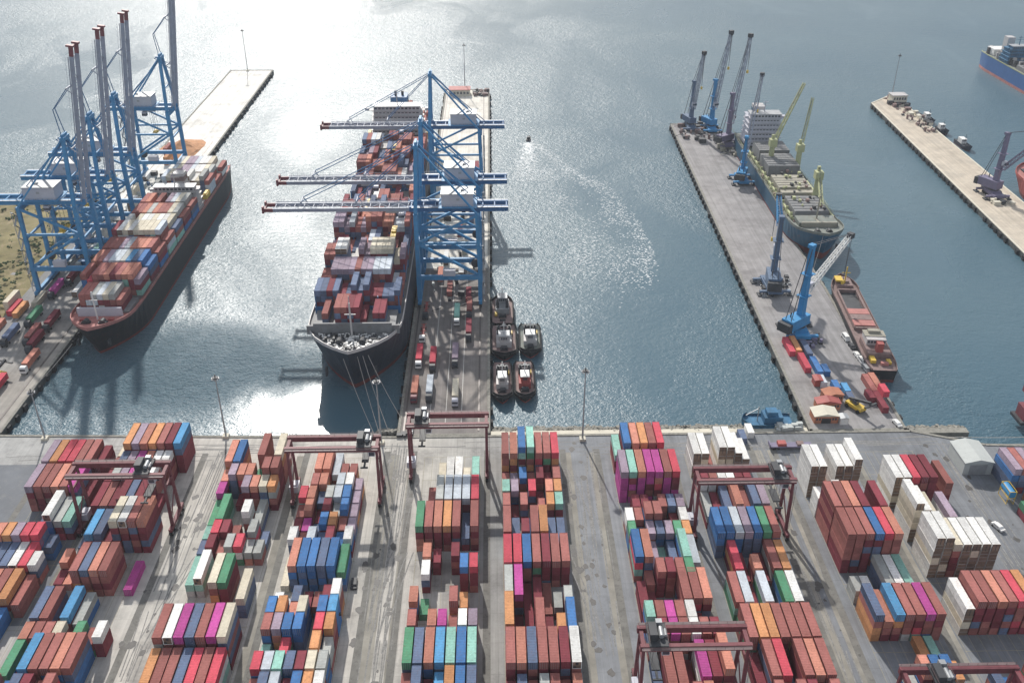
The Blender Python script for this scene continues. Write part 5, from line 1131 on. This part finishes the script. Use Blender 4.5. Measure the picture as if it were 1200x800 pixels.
t = empty('harbour_crane', (199.5, 291, 0), 0, label='red crane column cut by the right edge at the waterline', cat='crane')
MB().box(-2, 2, -3, 3, 0, 6).cyl((0, 0, 6), (0, 0, 17), 1.4, 1.1, n=12).build('tower', M['red'], t); MB().box(-1.8, 1.8, -2, 3.4, 11, 14).build('machine_house', M['red'], t); MB().cb(0, 0, .6, 6.5, 8, 1.2).build('chassis', M['dark'], t)
# things at the tips of the piers
t = empty('pier_office', (-25, 728, 0), 0, label='low cream building at the tip of the middle pier', cat='building'); MB().box(-8, 8, -5, 5, 0, 4.6).build('wall', M['cream'], t); MB().box(-8.4, 8.4, -5.4, 5.4, 4.6, 5).build('roof', M['tugred'], t); windows(t, -7.5, 7.5, -5.05, 1.6, 3.4, 6)
def clutter(x0, x1, y0, y1, n, mats, label, smax=2.2):
    for mi, mt in enumerate(mats):
        mb = MB()
        for k in range(n // len(mats)):
            x, y = random.uniform(x0, x1), random.uniform(y0, y1); s = random.uniform(.5, smax)
            if random.random() < .5: mb.cb(x, y, s * .5 + .01, s * random.uniform(.7, 2), s * random.uniform(.7, 2), s)
            elif random.random() < .5: mb.cyl((x, y, .02), (x, y, s * 1.2), s * .35, n=8)
            else: mb.beam((x - s, y, .3), (x + s, y + random.uniform(-1, 1), .3 + s * .6), .3)
        mb.build('deck_gear', mt, kind='stuff', label=label[mi], cat='loose gear')
clutter(-14, -3, 722, 739, 60, [M['deck'], M['dark']], ['brown gear heaped on the middle pier tip', 'dark gear scattered on the middle pier tip'])
clutter(126, 157, 612, 650, 70, [M['dark'], M['deck']], ['dark gear around the cranes on the right pier tip', 'rusty gear around the cranes on the right pier tip'], 3)
clutter(148, 157, 585, 612, 46, [M['dark'], M['hatchl']], ['dark gear below the purple grey crane', 'sand coloured gear below the purple grey crane'], 2.6)
clutter(296, 308, 630, 712, 90, [M['dark'], M['deck'], M['cream']], ['dark gear along the far right pier edge', 'rusty gear along the far right pier edge', 'pale gear along the far right pier edge'], 2.6)
clutter(285, 296, 500, 520, 30, [M['dark'], M['cream']], ['dark gear round the far right crane', 'pale sacks round the far right crane'], 2)
clutter(126, 142, 388, 412, 40, [M['dark'], M['galv']], ['dark gear round the dark harbour crane', 'grey gear round the dark harbour crane'], 2)
clutter(126, 140, 345, 356, 30, [M['mcp'], M['dark']], ['purple grey parts at the foot of the bright blue crane', 'dark parts at the foot of the bright blue crane'], 2)
clutter(-212, -192, 420, 560, 150, [M['dark'], M['canvas'], M['dblue']], ['dark gear under the left pier cranes', 'white sacks and crates under the left pier cranes', 'blue gear under the left pier cranes'], 2.6)
clutter(-30, -10, 380, 520, 90, [M['dark'], M['canvas']], ['dark gear under the middle pier cranes', 'white crates under the middle pier cranes'], 2.2)
clutter(-36, -31, 284.6, 286, 24, [M['dark']], ['dark bollards and gear at the quay corner by the tall gantry'], 1.2)
t = empty('harbour_hut', (303.5, 700, 0), R(2), label='cream harbour hut with red base at the tip of the far right pier', cat='hut'); MB().box(-5.5, 5.5, -4, 4, 1.2, 6).build('wall', M['cream'], t); MB().box(-5.6, 5.6, -4.1, 4.1, 0, 1.2).build('base', M['tugred'], t); MB().box(-6, 6, -4.5, 4.5, 6, 6.5).build('roof', M['bridge'], t); windows(t, -5, 5, -4.05, 3, 4.8, 5)
for i, (x, y, L_, lb) in enumerate(((311.5, 655, 18, 'dark fishing boat moored behind the far right pier, farther one'), (313, 598, 20, 'dark workboat with white wheelhouse moored behind the far right pier'), (311.5, 632, 14, 'small dark boat between two others behind the far right pier'))):
    t = empty('workboat', (x + 1.5, y, ZW), R(0), label=lb, cat='boat', group='boats behind the far right pier')
    add_hull(t, L_, 5.5, 2.2, [.4, .7], [M['boot'], M['navy'], M['navy']], M['dark'], M['navy'], bow_sheer=1.2, bows=.3, bulwark=.7)
    b = MB().box(-1.7, 1.7, L_ * .5, L_ * .8, 2.1, 5.2).build('wheelhouse', M['white'], t); windows(b, -1.5, 1.5, L_ * .5 - .04, 3.8, 4.8, 3)
    MB().cyl((0, L_ * .45, 2), (0, L_ * .45, 9), .12, n=6).beam((-1, L_ * .45, 7), (1, L_ * .45, 7), .12).build('mast', M['dark'], t)
# clay heap and hut on the left pier
mb = MB(); nr = 18
ring = [[(0, 0, 6.5)]]
vs = [(0, 0, 6.5)]
for j in range(1, 6):
    for k in range(nr): a = k * 2 * math.pi / nr; r = j * 2.3 * (1 + .15 * math.sin(3 * a + j)); vs.append((r * math.cos(a) * 1.2, r * math.sin(a) * 1.6, max(.02, 6.5 * (1 - j / 5) ** 1.1 + random.uniform(-.3, .3) * (j < 5))))
fs = [(0, 1 + k, 1 + (k + 1) % nr) for k in range(nr)]
for j in range(4):
    for k in range(nr): a = 1 + j * nr + k; b_ = 1 + j * nr + (k + 1) % nr; fs.append((a, a + nr, b_ + nr, b_))
mb.add(vs, fs).build('clay_heap', M['clay'], loc=(-203, 606, .02), label='orange clay heap on the pale left pier under the far crane', cat='heap')
bs = MB(); rb_ = random.Random(9)
for k in range(420):
    x = rb_.uniform(-330, -224); y = rb_.uniform(378, 524)
    for q in range(6): bs.rock(x + rb_.uniform(-1.2, 1.2), y + rb_.uniform(-1.2, 1.2), 1.6 + rb_.uniform(0, 1), rb_.uniform(.3, .9))
bs.build('scrub', M['foliage'], kind='stuff', label='low dark scrub bushes dotted over the dry grass bank', cat='scrub')
# reach stackers and straddle vehicles
def stacker(x, y, rz, label):
    t = empty('reach_stacker', (x, y, .01), rz, label=label, cat='reach stacker', group='reach stackers')
    MB().box(-1.7, 1.7, 0, 7.5, 1.0, 2.3).build('body', M['yel'], t); c = MB().box(-.9, .9, 3, 5, 2.3, 3.9).build('cab', M['glass'], t)
    MB().beam((0, 7, 3.2), (0, -2.5, 6.2), .9).build('boom', M['dark'], t); MB().cb(0, -2.6, 5.2, 6.2, .9, .5).build('spreader', M['dark'], t)
    for yy in (1, 6.3):
        for s in (-1, 1): MB().cyl((s * 1.7 - .4, yy, .8), (s * 1.7 + .4, yy, .8), .8, n=12).build('wheel', M['black'], t)
stacker(-199, 330, R(160), 'yellow reach stacker on open paving of the left pier')
stacker(140, 296, R(30), 'yellow reach stacker near the root of the right pier')
stacker(-47.5, 196, R(5), 'yellow reach stacker on the pale lane')
if 0: truck(30.5, 238, R(180), 'truck driving up the grey road away from the camera', None, cab='galv', grp='trucks in the yard lanes')
if 0: truck(-98.6, 214, R(0), 'truck driving down the left lane toward the camera', None, cab='white', grp='trucks in the yard lanes')
# haze of the sea air over the whole place
def air():
    me = MB().box(-15900, 15900, -2900, 25900, -4.0, 230); m = bpy.data.materials.new('sea haze'); m.use_nodes = True; t = m.node_tree; t.nodes.clear()
    v = t.nodes.new('ShaderNodeVolumePrincipled'); v.inputs['Color'].default_value = (.86, .92, 1, 1); v.inputs['Density'].default_value = HAZE; v.inputs['Anisotropy'].default_value = .2
    o = t.nodes.new('ShaderNodeOutputMaterial'); t.links.new(v.outputs[0], o.inputs['Volume']); me.build('haze', m, kind='stuff', label='pale sea haze over the harbour', cat='haze')
HAZE = .00009
if HAZE: air()
rest.build('shipping_container', rest_mats, kind='stuff', label='all other stacked containers in the yard, on the ships and on the piers', cat='shipping containers')
